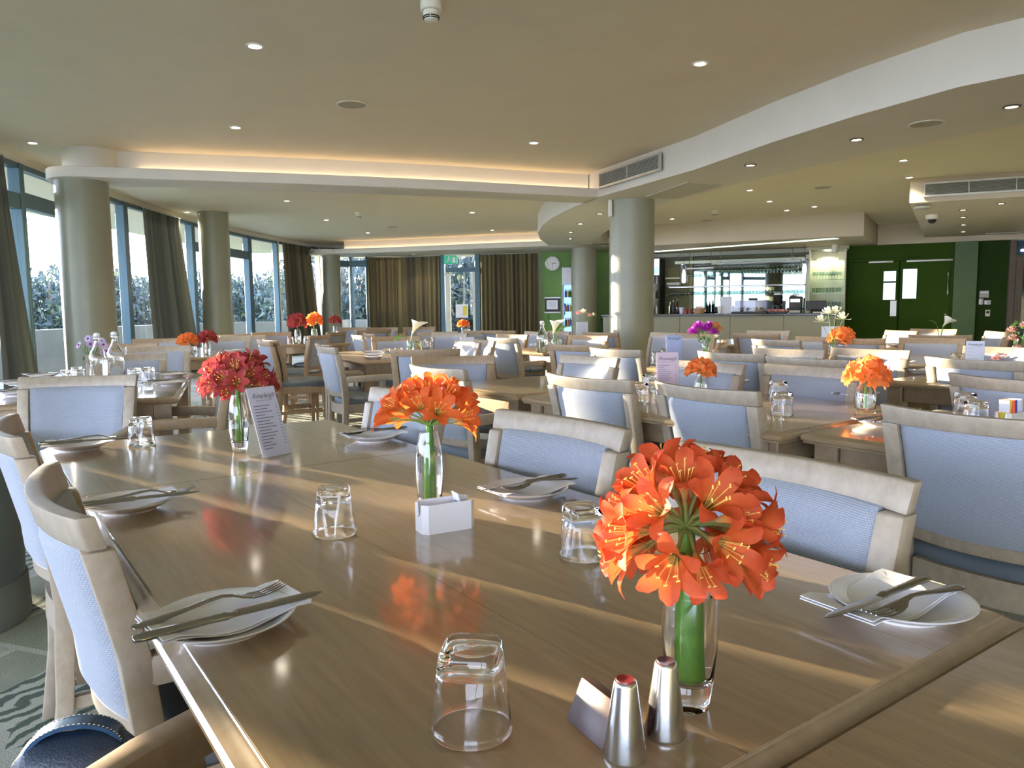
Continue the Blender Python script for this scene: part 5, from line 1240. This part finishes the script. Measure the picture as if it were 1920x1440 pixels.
# daisies behind the bottles
def daisy_mesh():
    mb = MB()
    for k in range(16):
        a = 2*PI*k/16; ca, sa_ = math.cos(a), math.sin(a)
        mb.add([(r*ca-w*sa_, r*sa_+w*ca, z) for r, w, z in ((.004,-.0015,0),(.016,-.0035,.002),(.026,0,.001),(.016,.0035,.002),(.004,.0015,0))], [(0,1,2,3,4)], [.05,.6,1,.6,.05])
    me = mb.mesh('daisy_head', M_lilac, False); return me
DAI = daisy_mesh(); DCE = MB().lathe(((0,.006),(.005,.005),(.006,.001),(0,0)), 10).mesh('daisy_centre', M_purple)
p = at(176, 702); jar(p, 'glass jar with daisies behind the left water bottle', 'round', 1.1); t = thing('daisy_bunch', 'lilac daisies standing behind the left water bottle', 'flowers', (p.x, p.y, TH))
for k, (x, y, z) in enumerate(((-.075,-.02,.195),(-.035,.02,.235),(.05,.03,.215),(.075,0,.195),(.10,-.02,.155),(-.01,.0,.20),(.03,-.02,.235))):
    obj('flower_stem', MB().tube([(0,0,.012),(x*.3,y*.3,z*.6),(x,y,z)], .0016, 5, t=(.01,.5,1)).mesh('flower_stem', M_leaf), t)
    h = obj('daisy_head', DAI, t, (x,y,z), (R(60+10*(k%3)), R(10*(k%4-2)), R(-25+15*k)), (1.15,)*3); obj('daisy_centre', DCE, h)
mb = MB(); rnd = random.Random(77)
for k in range(26):
    c = Vector((rnd.uniform(-.05,.07), rnd.uniform(-.03,.03), rnd.uniform(.10,.18))); q = Euler((rnd.uniform(0,6.3),)*3).to_matrix(); mb.add([c+q @ Vector(v)*.024 for v in ((-1,0,0),(0,-.3,.1),(1,0,0),(0,.3,.1))], [(0,1,2,3)], [rnd.random()*.99+.005]*4)
obj('foliage', mb.mesh('foliage', M_leaf, False), t)['kind'] = 'stuff'
# arum lilies: funnel spathe with a yellow spadix and a broad leaf
def lily_mesh():
    rings = []; tt = []
    for j in range(9):
        k = j/8; r = .006+.040*k**2; row = []
        for i in range(24):
            a = 2*PI*i/24; ext = 1+.65*k*max(0, math.cos(a))**2; row.append((r*math.cos(a)*ext, r*math.sin(a), .09*k+.03*k*k*max(0, math.cos(a))))
        rings.append(row); tt.append(.01+.99*k)
    return MB().loft(rings, cap=False, t=tt).mesh('spathe', M_whitep, True, ang=180)
LILY = lily_mesh(); SPAD = MB().tube([(0,0,.02),(.004,0,.09)], [.005,.003], 8).mesh('spadix', M_stam)
def lily_leaf():
    mb = MB(); vs = []; tt = []
    for j in range(9):
        k = j/8; w = .035*math.sin(min(1, k*1.15+.05)*PI)**.8 if k < .99 else .001
        for q in (-1, 0, 1): vs.append((k*.13, q*w, .05*k-.06*k*k+.4*w*abs(q))); tt.append(.01+k*.9)
    fs = [(j*3+i, j*3+i+1, (j+1)*3+i+1, (j+1)*3+i) for j in range(8) for i in range(2)]
    return mb.add(vs, fs, tt).mesh('lily_leaf', M_leaf, True, ang=180)
LLEAF = lily_leaf()
def lily(px, py, lv, lf, hd, tilt, rz, leaf, js=1.2, s=1.0):
    p = at(px, py); jar(p, lv, 'round', js); t = thing('arum_lily', lf, 'flowers', (p.x, p.y, TH))
    obj('flower_stem', MB().tube([(0,0,.012),(hd[0]*.3,hd[1]*.3,hd[2]*.6),hd], .005, 8, t=(.01,.5,1)).mesh('flower_stem', M_stem), t)
    h = obj('spathe', LILY, t, hd, (0,R(tilt),R(rz)), (s,)*3); obj('spadix', SPAD, h)
    for loc, rot, sc in leaf:
        obj('leaf_stem', MB().tube([(0,0,.012),(loc[0]*.4,loc[1]*.4,loc[2]*.6),loc], .003, 6, t=(.01,.5,1)).mesh('leaf_stem', M_stem), t); obj('lily_leaf', LLEAF, t, loc, rot, (sc,)*3)
lily(770, 665, 'glass vase of the white lily on the plate-stacked table', 'white arum lily with a drooping leaf on the plate-stacked table', (.02,0,.19), 25, 0, [((-.04,0,.16),(R(10),R(20),R(170)),1.1),((.03,0,.12),(0,R(50),R(10)),1.0)], 1.2, 1.2)
lily(1040, 660, 'glass vase of the cream lily beside the water bottle', 'cream arum lily with a dark leaf beside the water bottle', (-.01,0,.17), 12, 20, [((.04,0,.19),(0,R(-15),R(20)),1.2)], 1.1, 1.2)
lily(1762, 655, 'vase of the white lily before the green doors', 'white arum lily with a bright green leaf before the green doors', (.02,0,.20), 40, 10, [((-.03,0,.20),(0,R(-35),R(160)),.9)], 1.1, .95)

# ================================================================== BAR
# counter: front panels and a dark top
def on_bar(px, py, n): 
    p = on_plane(px, py, B0+BN*n, BN); return p, (Vector((p.x,p.y,0))-B0).dot(BE)
CN = .35; ztop = on_bar(1400, 590, CN)[0].z
sL, sR = on_bar(1130, 590, CN)[1], on_bar(1566, 589, CN)[1]
bc = thing('bar_counter', 'olive-fronted bar counter with a thin dark top below the mirrors', 'bar', bar((sL+sR)/2, CN), BARZ)
Lb = sR-sL
cuts_b = [-Lb/2, -Lb/2+Lb*.36, -Lb/2+Lb*.58, -Lb/2+Lb*.80, Lb/2]
for a, b in zip(cuts_b, cuts_b[1:]): obj('front_panel', MB().box(((a+b)/2, .03, ztop/2), (b-a-.008, .04, ztop-.02)).mesh('front_panel', M_barp, False), bc)
obj('carcass', MB().box((0,.36,ztop/2-.01), (Lb-.02,.58,ztop-.03)).mesh('carcass', M_barp, False), bc)
obj('counter_top', MB().box((0,.33,ztop), (Lb+.06,.72,.05)).mesh('counter_top', M_stone, True, .008, 1), bc)
obj('kickboard', MB().box((0,.022,.05), (Lb,.03,.10)).mesh('kickboard', M_black, False), bc)
ZT = ztop+.025
def onct(px, n=.2): p = on_bar(px, 588, CN+n)[0]; return Vector((p.x, p.y, ZT))
def zon(px, py, n=.2): return on_bar(px, py, CN+n)[0].z
def lathed(name, px, prof, mat, label, cat, n=.2, s=1.0, seg=16, group=None):
    o = obj(name, MB().lathe([(r*s, z*s) for r, z in prof], seg).mesh(name, mat, True, ang=50), None, onct(px, n)); return tag(o, label, cat, group)
BP_ = ((0,0),(.036,0),(.038,.004),(.038,.17),(.03,.20),(.015,.23),(.013,.29),(.015,.29),(.015,.30),(0,.30))
for px, s, mt, lb in ((1257,.9,M_black,'black bottle at the left of the bar top, first of three'),(1263,1.0,M_black,'black bottle at the left of the bar top, second of three'),(1270,1.05,M_winebtl,'dark red bottle at the left of the bar top, third of three')):
    lathed('bar_bottle', px, BP_, mt, lb, 'bottle', s=s)
lathed('measuring_cup', 1278, ((0,0),(.04,0),(.055,.14),(.05,.14),(.036,.01),(0,.01)), M_bluep, 'pale blue cup beside the dark bottles on the bar', 'cup', s=1.0)
for k, (px, lb) in enumerate(((1286,'small red jar on the bar, left of the wicker basket'),(1294,'second small red jar against the wicker basket'))):
    lathed('red_jar', px, ((0,0),(.05,0),(.052,.05),(.04,.08),(.042,.11),(0,.11)), plain('red jar %d' % k, (.22,.04,.03), .4), lb, 'jar')
p = onct(1311); t = thing('wicker_basket', 'round wicker basket of bread packets on the bar top', 'basket', p)
obj('body', MB().lathe(((0,0),(.10,0),(.125,.12),(.118,.12),(.095,.01),(0,.01)), 24).mesh('body', M_basket), t)
for k in range(5): obj('packet', MB().box((-.07+.035*k,.01*(k%2),.135),(.03,.05,.06),.3*k).mesh('packet', (M_paper,M_off,M_ceram)[k%3], True, .004, 1), t)
p = onct(1349); t = thing('paper_cup_stack', 'stack of white paper cups on the bar top', 'cup', p); obj('cups', MB().lathe(((0,0),(.035,0),(.045,.10),(.046,.102),(.046,.16),(.0,.16)), 16).mesh('cups', M_paper), t); obj('rim', MB().lathe(((.044,.155),(.049,.158),(.049,.164),(.044,.166)), 16, cap=False).mesh('rim', M_paper), t)
p = onct(1361); menu((p.x, p.y), BARZ, 'tall white notice stand on the bar top', .24, .36, 6, None, False, 8, ZT)
# food display case: glass box with pale back, tray of food
x0, x1 = on_bar(1374,580,CN+.3)[1], on_bar(1440,580,CN+.3)[1]; hc = zon(1405,563,.3)-ZT
pc = bar((x0+x1)/2, CN+.3, ZT); t = thing('display_case', 'glass food display case on the bar with a dark tray inside', 'display case', pc, BARZ); w = x1-x0
obj('base', MB().box((0,0,.02),(w,.40,.04)).mesh('base', M_black, True, .006, 1), t)
for nm, cc, dd_ in (('glass_front',(0,-.195,hc/2+.02),(w,.008,hc-.04)),('glass_top',(0,0,hc),(w,.40,.008)),('glass_side',(-w/2+.004,0,hc/2+.02),(.008,.38,hc-.05)),('glass_side',(w/2-.004,0,hc/2+.02),(.008,.38,hc-.05))): obj(nm, MB().box(cc, dd_).mesh(nm, M_acry, False), t)
obj('back', MB().box((0,.19,hc/2+.02),(w-.02,.012,hc-.05)).mesh('back', M_bluep, False), t)
tray = obj('tray', MB().box((0,-.02,.06),(w*.8,.26,.03)).mesh('tray', M_black, True, .008, 1), t)
for k in range(6): obj('cake', MB().lathe(((0,0),(.04,0),(.045,.03),(.03,.05),(0,.055)), 12, (-.22+.09*k,-.03+.02*(k%2),.075)).mesh('cake', plain('cake', (.10,.06,.03), .8), True), tray)
x0, x1 = on_bar(1443,585,CN+.3)[1], on_bar(1476,585,CN+.3)[1]; pc = bar((x0+x1)/2, CN+.25, ZT)
t = thing('cake_tray', 'dark tray of pink pastries on the bar top', 'tray', pc, BARZ); obj('tray', MB().box((0,0,.015),(x1-x0,.28,.03)).mesh('tray', M_black, True, .006, 1), t)
for k in range(6): obj('pastry', MB().lathe(((0,0),(.035,0),(.04,.03),(.025,.055),(0,.06)), 12, (-.18+.07*k,.05*(k%2)-.02,.03)).mesh('pastry', plain('pastry', (.50,.22,.20), .7), True), t)
x0, x1 = on_bar(1479,580,CN+.4)[1], on_bar(1505,580,CN+.4)[1]; pc = bar((x0+x1)/2, CN+.4, ZT); hh = zon(1490,556,.4)-ZT
t = thing('coffee_grinder', 'black coffee machine at the right end of the bar top', 'coffee machine', pc, BARZ); w = x1-x0
obj('body', MB().box((0,.02,hh*.5),(w*.92,.32,hh)).mesh('body', M_black, True, .02, 2), t); obj('handle', MB().tube([(-w*.2,-.1,hh),(-w*.18,-.1,hh+.05),(w*.18,-.1,hh+.05),(w*.2,-.1,hh)], .012, 6).mesh('handle', M_black), t); obj('drip_tray', MB().box((0,-.16,.03),(w*.8,.12,.05)).mesh('drip_tray', M_grey, True, .006, 1), t); obj('control_panel', MB().box((0,-.145,hh*.75),(w*.7,.012,hh*.2)).mesh('control_panel', M_steel, True, .004, 1), t)
x0, x1 = on_bar(1446,570,CN+.5)[1], on_bar(1472,570,CN+.5)[1]; pc = bar((x0+x1)/2, CN+.48, ZT); hh = zon(1460,553,.5)-ZT
t = thing('blender_jug', 'dark blender with stacked cups behind the pastry tray', 'blender', pc, BARZ); obj('base', MB().lathe(((0,0),(.10,0),(.09,.16),(.07,.18),(0,.18)), 16).mesh('base', M_black), t); obj('jug', MB().lathe(((.06,.18),(.09,.20),(.10,hh-.04),(.085,hh),(0,hh)), 16).mesh('jug', M_dark), t); obj('lid', MB().lathe(((0,hh),(.09,hh),(.08,hh+.03),(0,hh+.04)), 16).mesh('lid', M_paper), t)
# till screen and printer at the right
pc = onct(1530,.35); t = thing('till', 'black till at the right end of the bar before the glass shelves', 'till', pc, BARZ); obj('screen', MB().box((0,0,.15),(.40,.04,.20)).mesh('screen', M_black, True, .008, 1), t); obj('stand', MB().box((0,.03,.04),(.20,.16,.08)).mesh('stand', M_dark, True, .006, 1), t); obj('keyboard', MB().box((.1,-.15,.012),(.3,.10,.022)).mesh('keyboard', M_off, True, .004, 1), t)

# -- back bar: mirror, shelves, hanging glasses
def wallbox(name, px0, px1, py0, py1, off, dep, mat, label=None, cat=None, parent=None, bevel=.004):
    s0_, s1_ = bs(px0), bs(px1); z1 = bz((px0+px1)/2, py0); z0 = bz((px0+px1)/2, py1)
    o = obj(name, MB().box((0,0,0), (s1_-s0_, dep, z1-z0)).mesh(name, mat, True, bevel, 1), None, bpnt((s0_+s1_)/2, off, (z0+z1)/2), (0,0,BRZ))
    if label: tag(o, label, cat)
    return o
mir = wallbox('bar_mirror', 1300, 1511, 482, 588, .015, .02, M_mirror, 'wide mirror on the back wall of the bar', 'mirror')
for px, (w_) in ((1297,.06),(1513,.07)):
    o = wallbox('mirror_post', px-3, px+3, 478, 590, .05, .08, M_reveal if px > 1400 else plain('post olive', (.20,.19,.08), .5), ('narrow olive post at the left edge of the bar mirror' if px < 1400 else 'pale post between the bar mirror and the glass shelves'), 'post')
o = wallbox('bar_cornice', 1228, 1588, 470, 478, .12, .24, plain('cornice grey', (.30,.32,.26), .5), 'grey-green ledge above the bar mirror', 'ledge')
o = wallbox('mirror_ledge', 1273, 1511, 488, 493, .36, .28, plain('pale ledge', (.55,.62,.52), .3), 'pale hanging shelf over the bar mirror', 'shelf')
# wine glass, hung by its foot: the bowl points down
wg = ((0,0),(.033,0),(.034,.0015),(.006,.006),(.0036,.012),(.0034,.075),(.008,.085),(.028,.105),(.037,.130),(.036,.155),(.030,.182),(.0288,.182),(.034,.155),(.035,.130),(.026,.107),(.006,.089),(0,.088))
M_wg = thin_glass('hanging wine glass', (.80,.86,.84), 3.0)
WG = MB().lathe(wg, 12).mesh('wine_glass', M_wg, True, ang=60)
def rack(px0, px1, py, off, label, n, rows, glab, grp):
    s0_, s1_ = bs(px0), bs(px1); z = bz((px0+px1)/2, py); L = s1_-s0_
    t = thing('glass_rack', label, 'rack', bpnt((s0_+s1_)/2, off, z), BRZ)
    for r in range(rows+1): obj('rail', MB().box((0,(r-rows/2)*.085,.006),(L,.012,.008)).mesh('rail', M_steel, False), t)
    obj('top_shelf', MB().box((0,0,.025),(L+.06,.085*rows+.1,.016)).mesh('top_shelf', M_silver, True, .003, 1), t)
    for x in (-L*.42, L*.42): obj('hanger', MB().tube([(x,0,.03),(x,0,2.45-z if z < 2.4 else .1)], .006, 6).mesh('hanger', M_steel), t)
    for k in range(n):
        for r in range(rows):
            q = bpnt(s0_+L*(k+.5)/n, off-(r-(rows-1)/2)*.085, z-.0005)
            o = obj('wine_glass', WG, None, q, (PI,0,0)); tag(o, glab, 'glass', grp)
rack(1345, 1500, 496, .55, 'upper hanging rack of wine glasses over the bar', 24, 2, 'wine glass hanging upside down in the upper rack over the bar', 'wine glasses in the upper rack')
rack(1262, 1510, 538, .38, 'long lower hanging rack of wine glasses before the bar mirror', 42, 1, 'wine glass hanging upside down in the long lower rack', 'wine glasses in the lower rack')
rack(1296, 1343, 506, .50, 'short hanging rack of glasses at the left of the bar mirror', 8, 1, 'wine glass hanging upside down in the short left rack', 'wine glasses in the short left rack')
# left display cooler with a picture header, and shelf bay
s0_, s1_ = bs(1222), bs(1247); t = thing('bottle_cooler', 'tall dark drinks cooler with a bright header at the left of the bar', 'cooler', bpnt((s0_+s1_)/2, .32, 0), BRZ); w = s1_-s0_
zt = bz(1235,487); zh = bz(1235,518); zb = bz(1235,600)
obj('cabinet', MB().box((0,.02,(zt)/2),(w,.56,zt)).mesh('cabinet', M_black, True, .01, 1), t)
obj('header_sign', MB().box((0,-.275,(zt+zh)/2),(w*.94,.02,zt-zh-.02)).mesh('header_sign', emitter('header light', (.70,.80,.95), .8), False), t)
obj('header_band', MB().box((0,-.288,zh+(zt-zh)*.30),(w*.94,.006,(zt-zh)*.42)).mesh('header_band', emitter('header blue', (.30,.48,.80), .7), False), t)
obj('glass_door', MB().box((0,-.275,(zh+zb)/2-.1),(w*.86,.014,zh-zb+.1)).mesh('glass_door', plain('cooler dark glass', (.03,.05,.05), .06), False), t)
for k in range(3):
    obj('shelf_edge', MB().box((0,-.285,zb+.05+(zh-zb)*(k+.3)/3),(w*.84,.01,.012)).mesh('shelf_edge', M_grey, False), t)
    for q in range(4): obj('bottle_front', MB().lathe(((0,0),(.025,0),(.025,.13),(.010,.17),(.010,.20),(0,.20)), 8, (-w*.33+w*.22*q,-.30,zb+.06+(zh-zb)*(k+.3)/3)).mesh('bottle_front', (M_winebtl, M_grey, M_leaf, M_off)[(q+k)%4], True), t)
s0_, s1_ = bs(1251), bs(1295); w = s1_-s0_; t = thing('bar_shelf_bay', 'olive shelf bay with cups left of the bar mirror', 'shelf', bpnt((s0_+s1_)/2, .16, 0), BRZ)
obj('back_board', MB().box((0,.13,1.35),(w,.03,1.5)).mesh('back_board', plain('bay olive', (.16,.15,.05), .6), False), t)
for py in (522, 536, 553, 588):
    z = bz(1273, py); obj('shelf_board', MB().box((-w*.15 if py < 560 else 0,0,z),(w*.66 if py < 560 else w,.24,.03)).mesh('shelf_board', M_reveal if py == 522 else plain('shelf olive', (.10,.10,.05), .5), False), t)
for k in range(6):
    z = bz(1260, 536)+.016; q = bpnt(s0_+w*(.08+.10*k), .16, z); o = obj('coffee_cup', MB().lathe(((0,0),(.022,0),(.038,.06),(.036,.06),(.02,.006),(0,.006)), 14).mesh('coffee_cup', M_ceram), None, q); tag(o, 'white cup in the row on the shelf left of the bar mirror', 'cup', 'cups left of the bar mirror')
# lit glass shelves at the right
s0_, s1_ = bs(1517), bs(1586); w = s1_-s0_; zt = bz(1550, 470); t = thing('glass_shelf_unit', 'lit cabinet of glass shelves right of the bar mirror', 'shelves', bpnt((s0_+s1_)/2, .20, 0), BRZ)
obj('back_board', MB().box((0,.18,(zt+.5)/2),(w,.02,zt-.5)).mesh('back_board', plain('cabinet cream', (.66,.62,.48), .5), False), t)
for x in (-w/2+.02, w/2-.02): obj('side_panel', MB().box((x,0,(zt+.5)/2),(.03,.36,zt-.5)).mesh('side_panel', M_reveal, False), t)
obj('cabinet_head', MB().box((0,0,zt+.04),(w+.1,.40,.07)).mesh('cabinet_head', plain('cabinet head', (.38,.36,.24), .5), False), t)
l = bpy.data.lights.new('cabinet_lamp', 'SPOT'); l.energy = 22; l.color = (1,.9,.7); l.spot_size = R(130); l.shadow_soft_size = .04; lo = bpy.data.objects.new('cabinet_lamp', l); C.objects.link(lo); lo.parent = t; lo.location = (0,-.08,zt-.03)
obj('cabinet_lens', MB().lathe([(0,-.006),(.06,-.006),(.06,0),(0,0)], 16, (0,-.08,zt)).mesh('cabinet_lens', M_lamp), t)
DR = ((0,0),(.030,0),(.032,.003),(.006,.008),(.004,.07),(.028,.095),(.036,.13),(.032,.17),(.030,.17),(.034,.13),(.026,.098),(0,.09)); TR = ((0,0),(.028,0),(.033,.12),(.031,.12),(.026,.008),(0,.008))
G1 = MB().lathe(DR, 12).mesh('wine_glass', M_wg, True, ang=60); G2 = MB().lathe(TR, 12).mesh('highball', M_wg, True, ang=60)
for j, (py, n, me, nm) in enumerate(((500,6,G1,'wine_glass'),(525,10,G1,'wine_glass'),(550,9,G2,'highball'),(576,9,G2,'highball'))):
    z = bz(1550, py); obj('glass_shelf', MB().box((0,-.01,z),(w-.07,.32,.012)).mesh('glass_shelf', thin_glass('shelf glass %d' % j, (.75,.85,.78), 1.5), False), t)
    for k in range(n):
        q = bpnt(s0_+.08+(w-.16)*(k+.5)/n, .22+.06*((k*7+j)%3-1), z+.0065); o = obj(nm, me, None, q); row = ('top','second','third','bottom')[j]
        tag(o, 'drinking glass standing on the %s lit glass shelf' % row, 'glass', 'glasses on the %s lit shelf' % row)
# pendants
for px, py0, py1, off, lb in ((1282,497,532,1.2,'glass cylinder pendant lamp at the left of the bar'),(1508,488,516,1.2,'glass cylinder pendant lamp before the lit shelves')):
    pl = BP-N2*off; p = on_plane(px, py1, pl, N2); z1 = on_plane(px, py0, pl, N2).z; h = z1-p.z
    t = thing('pendant_lamp', lb, 'lamp', p); obj('shade', MB().lathe(((.085,0),(.085,h),(.080,h),(.080,0)), 20).mesh('shade', M_acry, True, ang=50), t)
    obj('bulb', MB().lathe(((0,.02),(.03,.03),(.042,.08),(.036,h*.6),(.015,h*.75),(0,h*.76)), 16).mesh('bulb', emitter('pendant bulb', (1,.86,.6), 9)), t)
    obj('cap', MB().lathe(((0,h),(.088,h),(.088,h+.02),(0,h+.03)), 20).mesh('cap', M_steel), t); obj('cord', MB().tube([(0,0,h+.03),(0,0,2.45-p.z)], .004, 6).mesh('cord', M_black), t)
p = on_plane(1566, 463, BP-N2*.8, N2); t = thing('speaker_pod', 'small round white speaker under the bar ceiling box', 'speaker', (p.x,p.y,2.45)); obj('pod', MB().lathe(((0,0),(.05,0),(.075,-.05),(.075,-.13),(.05,-.18),(0,-.19)), 20).mesh('pod', M_off), t); obj('grille', MB().lathe(((0,-.192),(.05,-.185),(.05,-.18),(0,-.18)), 16).mesh('grille', M_grey), t)

# ================================================================== WALL FITTINGS
o = wallbox('wall_thermostat', 1836, 1854, 545, 558, .06, .05, M_grey, 'grey control box on the deep green wall', 'control'); obj('display', MB().box((0,-.027,.035),(.14,.006,.03)).mesh('display', M_paper, False), o)
o = wallbox('switch_panel', 1836, 1844, 560, 571, .05, .03, M_paper, 'white switch panel left of a pair on the deep green wall', 'switch'); obj('rocker', MB().box((.02,-.018,0),(.04,.008,.10)).mesh('rocker', M_grey, False), o)
o = wallbox('switch_panel', 1846, 1858, 563, 571, .05, .03, M_paper, 'white switch panel right of a pair on the deep green wall', 'switch'); obj('rocker', MB().box((.02,-.018,0),(.05,.008,.06)).mesh('rocker', M_grey, False), o)
o = wallbox('card_reader', 1849, 1858, 581, 593, .05, .03, M_off, 'small card reader with a dark dot on the deep green wall', 'card reader'); obj('sensor_dot', MB().lathe(((0,0),(.03,0),(.03,.01),(0,.01)), 12).mesh('sensor_dot', M_black), o, (0,-.014,.02), (R(90),0,0))
GN = Vector((-(20.08-20.2), 2.75-.78, 0)).normalized(); GP = Vector((.78,20.2,0)); GE = Vector((GN.y,-GN.x,0)); GRZ = math.atan2(GE.y, GE.x)
p = on_plane(1036, 494, GP-GN*.05, GN); t = thing('wall_clock', 'round wall clock with a silver rim on the bright green wall', 'clock', p, GRZ)
rim = MB().lathe(((.19,0),(.19,.04),(.172,.045),(.168,.03),(.168,0)), 36, cap=False).mesh('rim', M_silver); q = (R(90),0,0)
obj('rim', rim, t, None, q); obj('dial', MB().lathe(((0,.0),(.169,0),(.169,.012),(0,.012)), 36).mesh('dial', plain('clock dial', (.75,.74,.68), .3), True), t, None, q)
tk = MB()
for k in range(12): a = k*PI/6; tk.box((.14*math.cos(a),.14*math.sin(a),.014),(.028,.008,.003),a)
obj('hour_marks', tk.mesh('hour_marks', M_ink, False), t, None, q)
obj('hour_hand', MB().box((.04,.0,.017),(.09,.012,.003),0).mesh('hour_hand', M_ink, False), t, None, q); obj('minute_hand', MB().box((0,-.055,.019),(.009,.12,.003)).mesh('minute_hand', M_ink, False), t, None, q)
p = on_plane(1036, 572, GP-GN*.03, GN); t = thing('framed_notice', 'dark notice board with a white drawing on the bright green wall', 'picture', p, GRZ)
obj('board', MB().box((0,0,0),(.40,.02,.36)).mesh('board', M_black, False), t); obj('paper', MB().box((-.01,-.013,.01),(.29,.005,.24)).mesh('paper', M_paper, False), t)
for z in (.19,-.19): obj('rail', MB().box((0,-.01,z),(.42,.03,.03)).mesh('rail', M_paper, False), t)
lnm = MB()
for k in range(5): lnm.tube([(-.10+.012*k,-.0165,.06-.02*k),(-.04+.01*k,-.0165,.09-.035*k),(.04,-.0165,.05-.03*k),(.09,-.0165,.08-.025*k)], .003, 4)
obj('drawing', lnm.mesh('drawing', M_grey), t)
o = obj('wall_hook_cord', MB().tube([(0,0,.06),(0,-.01,0),(.01,0,-.08)], .008, 6).mesh('wall_hook_cord', M_dgreen2), None, on_plane(1028, 593, GP-GN*.03, GN)); tag(o, 'short dark cord hanging below the framed notice', 'cord')
# drinks cooler by the green wall
p0, p1 = on_plane(1054, 600, GP-GN*.62, GN), on_plane(1079, 600, GP-GN*.62, GN); w = (p1-p0).length; zt = on_plane(1060, 501, GP-GN*.62, GN).z; mid = (p0+p1)/2
t = thing('drinks_cooler', 'white drinks cooler with a blue-lit glass door beside the far column', 'cooler', (mid.x+GN.x*.31, mid.y+GN.y*.31, 0), GRZ)
obj('cabinet', MB().box((0,.03,zt/2),(w,.54,zt)).mesh('cabinet', M_paper, True, .01, 1), t); zh = on_plane(1060, 533, GP-GN*.62, GN).z
obj('header', MB().box((0,-.255,(zt+zh)/2),(w*.98,.03,zt-zh-.02)).mesh('header', M_paper, True, .006, 1), t)
obj('door_glass', MB().box((.02,-.258,zh/2+.03),(w*.76,.02,zh-.12)).mesh('door_glass', M_cooler, False), t); obj('door_frame', MB().box((-w*.44,-.262,zh/2+.02),(w*.10,.04,zh-.06)).box((w*.46,-.262,zh/2+.02),(w*.06,.04,zh-.06)).mesh('door_frame', M_grey, False), t)
obj('door_handle', MB().tube([(-w*.30,-.27,.95),(-w*.30,-.31,.97),(-w*.30,-.31,1.20),(-w*.30,-.27,1.22)], .014, 6).mesh('door_handle', M_black), t)
for k in range(4):
    for q in range(4): obj('drink_bottle', MB().lathe(((0,0),(.03,0),(.03,.14),(.012,.18),(.012,.21),(0,.21)), 10, (-w*.22+w*.16*q,-.278,.3+.36*k)).mesh('drink_bottle', (M_yellow,M_leaf,M_orangep,M_bluepk)[(k+q)%4], True), t)
# stand with a red notice in the dark recess behind
p = on_plane(1135, 596, BP-N2*.8, N2); p.x += .25; t = thing('side_table', 'small dark side table with brochures between the two columns', 'table', (p.x, p.y, 0)); obj('top', MB().box((0,0,p.z-.05),(.7,.5,.04)).mesh('top', M_black, True, .006, 1), t)
for sx in (-1,1): 
    for sy in (-1,1): obj('leg', MB().tube([(.30*sx,.2*sy,0),(.30*sx,.2*sy,p.z-.06)], .02, 6).mesh('leg', M_black), t)
zz = p.z-.03
o = obj('brochure_stack', MB().box((.02,0,.03),(.35,.26,.06),.3).mesh('brochure_stack', M_paper, True, .004, 1), None, (p.x,p.y,zz)); tag(o, 'stack of pale brochures on the dark side table', 'papers')
t = thing('red_notice', 'red and white notice standing on the dark side table', 'sign', (p.x+.02,p.y+.17,zz), BRZ); zn = on_plane(1135, 563, BP-N2*.8, N2).z-zz
obj('board', MB().box((0,0,zn/2),(.22,.02,zn)).mesh('board', M_paper, False), t); obj('red_field', MB().box((.01,-.012,zn*.68),(.18,.006,zn*.45)).mesh('red_field', M_red, False), t)
# bag hung on the chair at bottom left
t = thing('handbag', 'navy leather bag with a stitched strap at the bottom left corner', 'bag', (-.545,.90,.535), R(15)); t.scale = (.62,.62,.62)
rings = []
for z, rx, ry in ((-.02,.02,.01),(0,.10,.05),(.05,.125,.062),(.11,.115,.050),(.15,.085,.03),(.165,.05,.012)): rings.append([(rx*math.copysign(abs(math.cos(2*PI*j/28))**.7, math.cos(2*PI*j/28)), ry*math.copysign(abs(math.sin(2*PI*j/28))**.7, math.sin(2*PI*j/28)), z) for j in range(28)])
obj('body', MB().loft(rings).mesh('body', M_bag, True, ang=60), t)
def band(pts, w, th, mat, name):
    rr = []
    for i, q in enumerate(pts):
        a = Vector(pts[max(i-1,0)]); b = Vector(pts[min(i+1,len(pts)-1)]); d = (b-a).normalized(); s = Vector((0,1,0)); n_ = d.cross(s).normalized(); q = Vector(q)
        rr.append([q-s*w-n_*th, q+s*w-n_*th, q+s*w+n_*th, q-s*w+n_*th])
    return MB().loft(rr).mesh(name, mat, True, ang=40)
arc = [(.085*math.cos(R(a)), 0, .125+.055*math.sin(R(a))) for a in range(-10, 195, 12)]
st = obj('strap', band(arc, .022, .004, plain('blue strap leather', (.02,.07,.16), .3, .2, 20), 'strap'), t)
sm_ = MB()
for k in range(34):
    a = R(-8+k*6); sm_.box((.0895*math.cos(a), -.019, .125+.0595*math.sin(a)), (.004,.0015,.0015)); sm_.box((.0895*math.cos(a), .019, .125+.0595*math.sin(a)), (.004,.0015,.0015))
obj('stitching', sm_.mesh('stitching', M_off, False), st)['kind'] = 'stuff'
bpy.context.view_layer.update()
